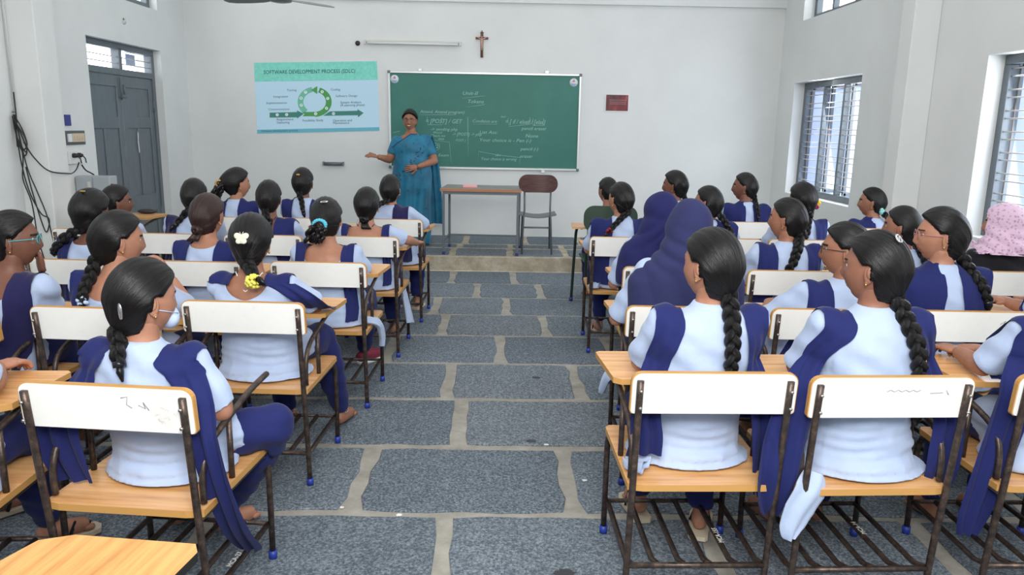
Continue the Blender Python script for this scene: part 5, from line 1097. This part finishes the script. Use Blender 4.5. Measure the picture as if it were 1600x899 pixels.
student('Q12', 'RA4', (.845, 5.46, 1.225), 35, 'girl with a slanting braid tied in red, fourth aisle desk of the right block', GS_R, ('plait', -.12, .885, .015), 'b', 1.05, dup=(.07, .21, .10, .23, .5), extras={'tie': 'red_tie'}, lod=1, shoes='sandal', arms={-1: {'e': (-.24, .25, .72)}},
    flap=[{'p': [(-.16, .05, .50), (-.21, .08, .485), (-.24, .1, .475)], 'r': [.07, .05, .015], 'flat': .4}])
student('Q13', 'RB4', (1.47, 5.46, 1.21), 52, 'girl with a middle parting looking left behind the hijabs', GS_R, ('plait', .08, .87, .016), 'a', .98, dup=(.03, .2, .06, .2, .5), dup_sides=(1,), lod=0)
student('Q14', 'RC4', (2.14, 5.46, 1.24), 25, 'girl with yellow and magenta flowers in her hair', GS_R, ('plait', .02, .87, .016), 'c', 1.0, dup=NV, lod=0, hvol=.008, extras={'clips': [('hair_flower', (.72, -.6, -.1), (.022,), 'flower_yellow'), ('hair_flower', (.62, -.66, -.28), (.018,), 'flower_magenta')]})
student('Q15', 'RD5', (3.00, 6.2, 1.165), 62, 'girl with a mint blue hair flower below the barred window', GS_R, ('plait', .09, .90, .017), 'd', .98, dup=(.02, .2, .05, .2, .5), dup_sides=(-1,), lod=0, extras={'clips': [('hair_flower', (-.35, -.85, -.45), (.032,), 'mint_flower')]})
student('Q16', 'RC5', (2.05, 6.50, 1.25), 68, 'girl in the front right row looking left, thin braid over her shoulder stole', GS_R, ('plait', .03, .88, .014), 'c', 1.0, dup=(.03, .2, .07, .21, .5), lod=0)
student('Q17', 'RB5', (1.46, 6.52, 1.25), 62, 'girl with two gold clips in her pinned hair, front right row', GS_R, ('plait', .10, .90, .014), 'c', 1.0, dup=(.05, .2, .07, .2, .5), lod=0, hvol=.008, extras={'clips': [('hair_clip', (.6, -.5, .4), (.012, .006, .003), 'gold')]})
t_green = [o for o in COL.objects if o.name == 'green_chair'][0]
student('Q18', t_green, (.95, 6.92, 1.165), 30, 'girl on the green chair, half hidden behind the red tied braid', GS_R, ('bun', None, .9), 'a', .85, neck='round', dup=NV, lod=0, extras={'cord': 'dark_navy'})

# ---- teacher
def teacher():
    root = empty('person', (-1.075, 9.26, PZ), pi+.06, 'teacher in a teal printed sari and glasses, gesturing at the slide', 'person')
    R = Matrix.Rotation(-.10, 3, 'Z') @ Matrix.Rotation(radians(-2), 3, 'X'); Hc = Vector((.018, .015, 1.475))
    TR = [(0, 0, .50, .20, .15), (0, 0, .85, .215, .165), (0, .01, 1.0, .195, .155), (0, .012, 1.09, .19, .145), (0, .018, 1.17, .195, .15), (0, .008, 1.23, .185, .12), (0, 0, 1.28, .155, .085), (0, -.005, 1.31, .09, .062), (.005, -.005, 1.345, .056, .056)]
    S = {1: Vector((.175, 0, 1.235)), -1: Vector((-.175, 0, 1.235))}; E_ = {1: Vector((.262, .03, 1.015)), -1: Vector((-.268, .045, 1.01))}; W_ = {1: Vector((.385, .18, 1.055)), -1: Vector((-.075, .22, .945))}
    mb = MB(); mb.rings(TR+[(Hc.x, Hc.y-.014, Hc.z-.05, .05, .052)], 22)
    for s in (-1, 1):
        mb.ell(S[s], (.06, .06, .055)); mb.tube([S[s], S[s].lerp(E_[s], .5), E_[s]], [.056, .054, .044], 14); mb.ell(E_[s], (.044,)*3); mb.tube([E_[s], E_[s].lerp(W_[s], .35), W_[s]], [.044, .043, .027], 14)
        mb.tube([(s*.08, 0, .55), (s*.08, .01, .1)], [.08, .04], 12); foot(mb, Vector((s*.08, .0, .06)), (s*.15, 1, 0))
    me = remesh(mb, .0095, 4); body = MB(); body.addmesh(me); headmesh(body, Hc, R, hi=True, fat=1.12, smile=True)
    hand(body, W_[1], (.80, .42, .18), (.1, .55, .85), 1, .28, curls=[.45, .30, .28, .3]); hand(body, W_[-1], (.93, .12, -.16), (.05, 1, .1), -1, .2, spread=.25)
    body.build('body', ('skin_d', 'lip_b', 'brow'), root)
    for s in (-1, 1):
        m2 = MB(); c = Hc+R @ Vector((s*.030, .0705, .006)); m2.ell(c, (.0125, .0120, .0085), R, 12); e = m2.build('eye', 'eye_white', root); m3 = MB(); m3.ell(c+R @ Vector((0, .0080, 0)), (.0062, .005, .0062), R, 10); m3.build('iris', 'iris', e)
    m2 = MB(); m2.tube([Hc+R @ Vector((x_, .0955-abs(x_)**2*16, -.0600+9*x_*x_)) for x_ in (-.019, -.014, -.007, 0, .007, .014, .019)], [.001, .0028, .0036, .004, .0036, .0028, .001], 8); m2.build('teeth', 'teeth', root)
    ho, gp = hairmesh(Hc, R, 'hair', 2, .010, (0, -.88, -.45), parent=root); m2 = MB(); m2.ell(gp+Vector((0, -.015, 0)), (.045, .03, .042), None, 14); m2.build('hair_bun', 'hair', root)
    mb = MB()
    for s in (-1, 1):
        c = Vector((s*.031, .099, .004)); mb.tube([Hc+R @ (c+Vector((.025*cos(a*pi/8), -.003*abs(cos(a*pi/8)), .0185*sin(a*pi/8)))) for a in range(17)], .0014, 5)
        mb.tube([Hc+R @ Vector((s*.056, .094, .010)), Hc+R @ Vector((s*.079, .06, .010)), Hc+R @ Vector((s*.082, -.005, .006))], .0016, 5)
    mb.tube([Hc+R @ Vector((-.007, .102, .006)), Hc+R @ Vector((.007, .102, .006))], .0014, 5); go = mb.build('glasses', 'frame_black', root)
    for s in (-1, 1): m2 = MB(); m2.ell(Hc+R @ Vector((s*.031, .0985, .004)), (.023, .0008, .018), R, 12); m2.build('lens', 'lens_glass', go)
    m2 = MB(); m2.ell(Hc+R @ Vector((0, .099, .034)), (.0035, .002, .0035), R, 8); m2.build('forehead_dot', 'sticker_red', root)
    m2 = MB(); m2.tube(curve_pts([(-.06, -.01, 1.345), (-.045, .04, 1.31), (.01, .085, 1.262), (.055, .045, 1.31), (.062, -.01, 1.345)], 6), .0028, 6); m2.build('necklace', 'gold', root)
    for s, p in ((1, .86), (-1, .90)):
        c = E_[s].lerp(W_[s], p); d = (W_[s]-E_[s]).normalized(); a = d.orthogonal().normalized(); b_ = d.cross(a); m2 = MB(); m2.tube([c+(a*cos(k*pi/8)+b_*sin(k*pi/8))*.031 for k in range(17)], .0026, 6); m2.build('bangle', 'gold', root)
    # blouse
    mb = MB(); mb.rings([(x, y, z, a+.008, b_+.008) for x, y, z, a, b_ in TR[2:8]], 24)
    for s in (-1, 1): mb.ell(S[s], (.068, .068, .06)); mb.tube([S[s], S[s].lerp(E_[s], .72)], [.066, .062], 14)
    me = remesh(mb, .0105, 4); bm = bmesh.new(); bm.from_mesh(me)
    dl = [v for v in bm.verts if ((v.co.x-.03)/.085)**2+((v.co.z-1.32)/.105)**2 < 1 and v.co.y > -.02 or (v.co.x**2+v.co.y**2) < .085**2 and v.co.z > 1.28]
    bmesh.ops.delete(bm, geom=dl, context='VERTS')
    for _ in range(12):
        new = []
        for v in bm.verts:
            if v.is_boundary:
                nb = [e.other_vert(v) for e in v.link_edges if e.is_boundary]
                if len(nb) == 2: new.append((v, v.co*.5+(nb[0].co+nb[1].co)*.25))
        for v, c in new: v.co = c
    bm.to_mesh(me); bm.free(); me.polygons.foreach_set('use_smooth', [True]*len(me.polygons)); me.materials.append(M['teal_silk']); link('blouse', me, root)
    # skirt of the sari with pleats
    mb = MB(); mb.rings([(0, 0, .02, .225, .20), (0, 0, .3, .218, .19), (0, 0, .6, .222, .185), (0, 0, .85, .235, .185), (0, .008, 1.0, .215, .175), (0, .012, 1.06, .203, .162)], 30)
    me = remesh(mb, .012, 4); a = coords(me); n_ = normals(me); x, y, z = a.T; f = np.clip((1.02-z)/.5, 0, 1)*(np.abs(n_[:, 2]) < .7)
    a += n_*(.010*f*np.sin(x*62+1.5*np.sin(z*3)+z*5)*(y > 0)+.005*f*np.sin(x*45+z*7)*(y <= 0))[:, None]; a[:, 2] = np.maximum(a[:, 2], .012)
    setcoords(me, a); bmv = bmesh.new(); bmv.from_mesh(me); bmv.free(); me.polygons.foreach_set('use_smooth', [True]*len(me.polygons)); me.materials.append(M['teal_silk']); sk = link('sari_skirt', me, root)
    # combined surface for draping
    cb = MB(); cb.addmesh(me); cb.addmesh(bpy.data.objects[[o.name for o in root.children if o.name.startswith('blouse')][0]].data)
    cb.rings([(x, y, z, a_+.004, b_+.004) for x, y, z, a_, b_ in TR[2:8]], 24); bt = BVHTree.FromPolygons(cb.V, cb.F)
    rows = []; nr, nc = 26, 13
    for i in range(nr):
        f = i/(nr-1); cx = .14+(-.135-.14)*f; cz = .99+(1.285-.99)*f**1.0; hw = .19-.085*f; dx, dz = .62, -.78
        row = []
        for j in range(nc):
            u = (j/(nc-1)-.5)*2; X = cx-dx*hw*u*-1 if False else cx+(-.50)*hw*u; Z = cz+(-.85)*hw*u
            X = max(-.225, min(.225, X)); h = bt.ray_cast(Vector((X, 1, Z)), Vector((0, -1, 0)), 1.3)
            if h[0] is None or h[0].y < -.06: h = bt.find_nearest(Vector((X, .06, Z)))
            row.append(tuple(h[0]+h[1]*(.011+.004*sin(u*16+f*3))))
        rows.append(row)
    A_ = np.array(rows)
    for _ in range(2): B_ = A_.copy(); B_[1:-1, 1:-1] = .4*A_[1:-1, 1:-1]+.15*(A_[:-2, 1:-1]+A_[2:, 1:-1]+A_[1:-1, :-2]+A_[1:-1, 2:]); A_ = B_
    # continue over the shoulder and down the back
    last = A_[-1]; ext = []
    for (yy, zz, xs_, sp) in ((.03, 1.315, -.148, 1), (-.05, 1.305, -.15, 1), (-.11, 1.24, -.165, 1.05), (-.15, 1.1, -.19, 1.1), (-.16, .95, -.21, 1.15), (-.165, .75, -.225, 1.2), (-.165, .55, -.24, 1.2), (-.165, .38, -.25, 1.2), (-.165, .24, -.255, 1.2)):
        ext.append([(xs_+(j/(nc-1)-.5)*-.19*sp*-1, yy+.014*sin(j*1.9), zz-.02*abs(j/(nc-1)-.5)) for j in range(nc)])
    e0 = np.array(ext); 
    if (last[0][0]-last[-1][0])*(e0[0][0][0]-e0[0][-1][0]) < 0: e0 = e0[:, ::-1]
    G = [[tuple(p) for p in r] for r in A_]+[[tuple(p) for p in r] for r in e0]
    m2 = MB(); m2.grid(G); pal = m2.build('sari_drape', 'teal_silk', root)
    bt2 = BVHTree.FromPolygons(cb.V+m2.V, cb.F+[tuple(i+cb.n for i in f) for f in m2.F]); rr = random.Random(4); mo = MB()
    pts = [(rr.uniform(-.19, .19), rr.uniform(.1, .95)) for _ in range(26)]+[(.13-.27*k/16+rr.uniform(-.02, .02), .94+.30*k/16+rr.uniform(-.02, .02)-.085) for k in range(17)]+[(.05, 1.17), (-.02, 1.21), (.1, 1.12)]
    for X, Z in pts:
        h = bt2.ray_cast(Vector((X, 1, Z)), Vector((0, -1, 0)), 1.3)
        if h[0]:
            for k in range(3): a0 = rr.uniform(0, 6.28); mo.ell(h[0]+h[1]*.002+Vector((.009*cos(a0), 0, .012*sin(a0))), (.005, .002, .0075), Matrix.Rotation(a0, 3, 'Y'), 6)
    mo.build('sari_motif', 'motif', pal)
    m2 = MB(); m2.tube([(p[0], p[1]+.002, p[2]) for p in A_[:, 0]], .004, 5); m2.build('sari_border', 'navy_cotton', pal)
    for s in (-1, 1): m2 = MB(); m2.ell(Hc+R @ Vector((s*.0795, -.003, -.042)), (.005,)*3, None, 8); m2.build('earring', 'gold', root)
teacher()
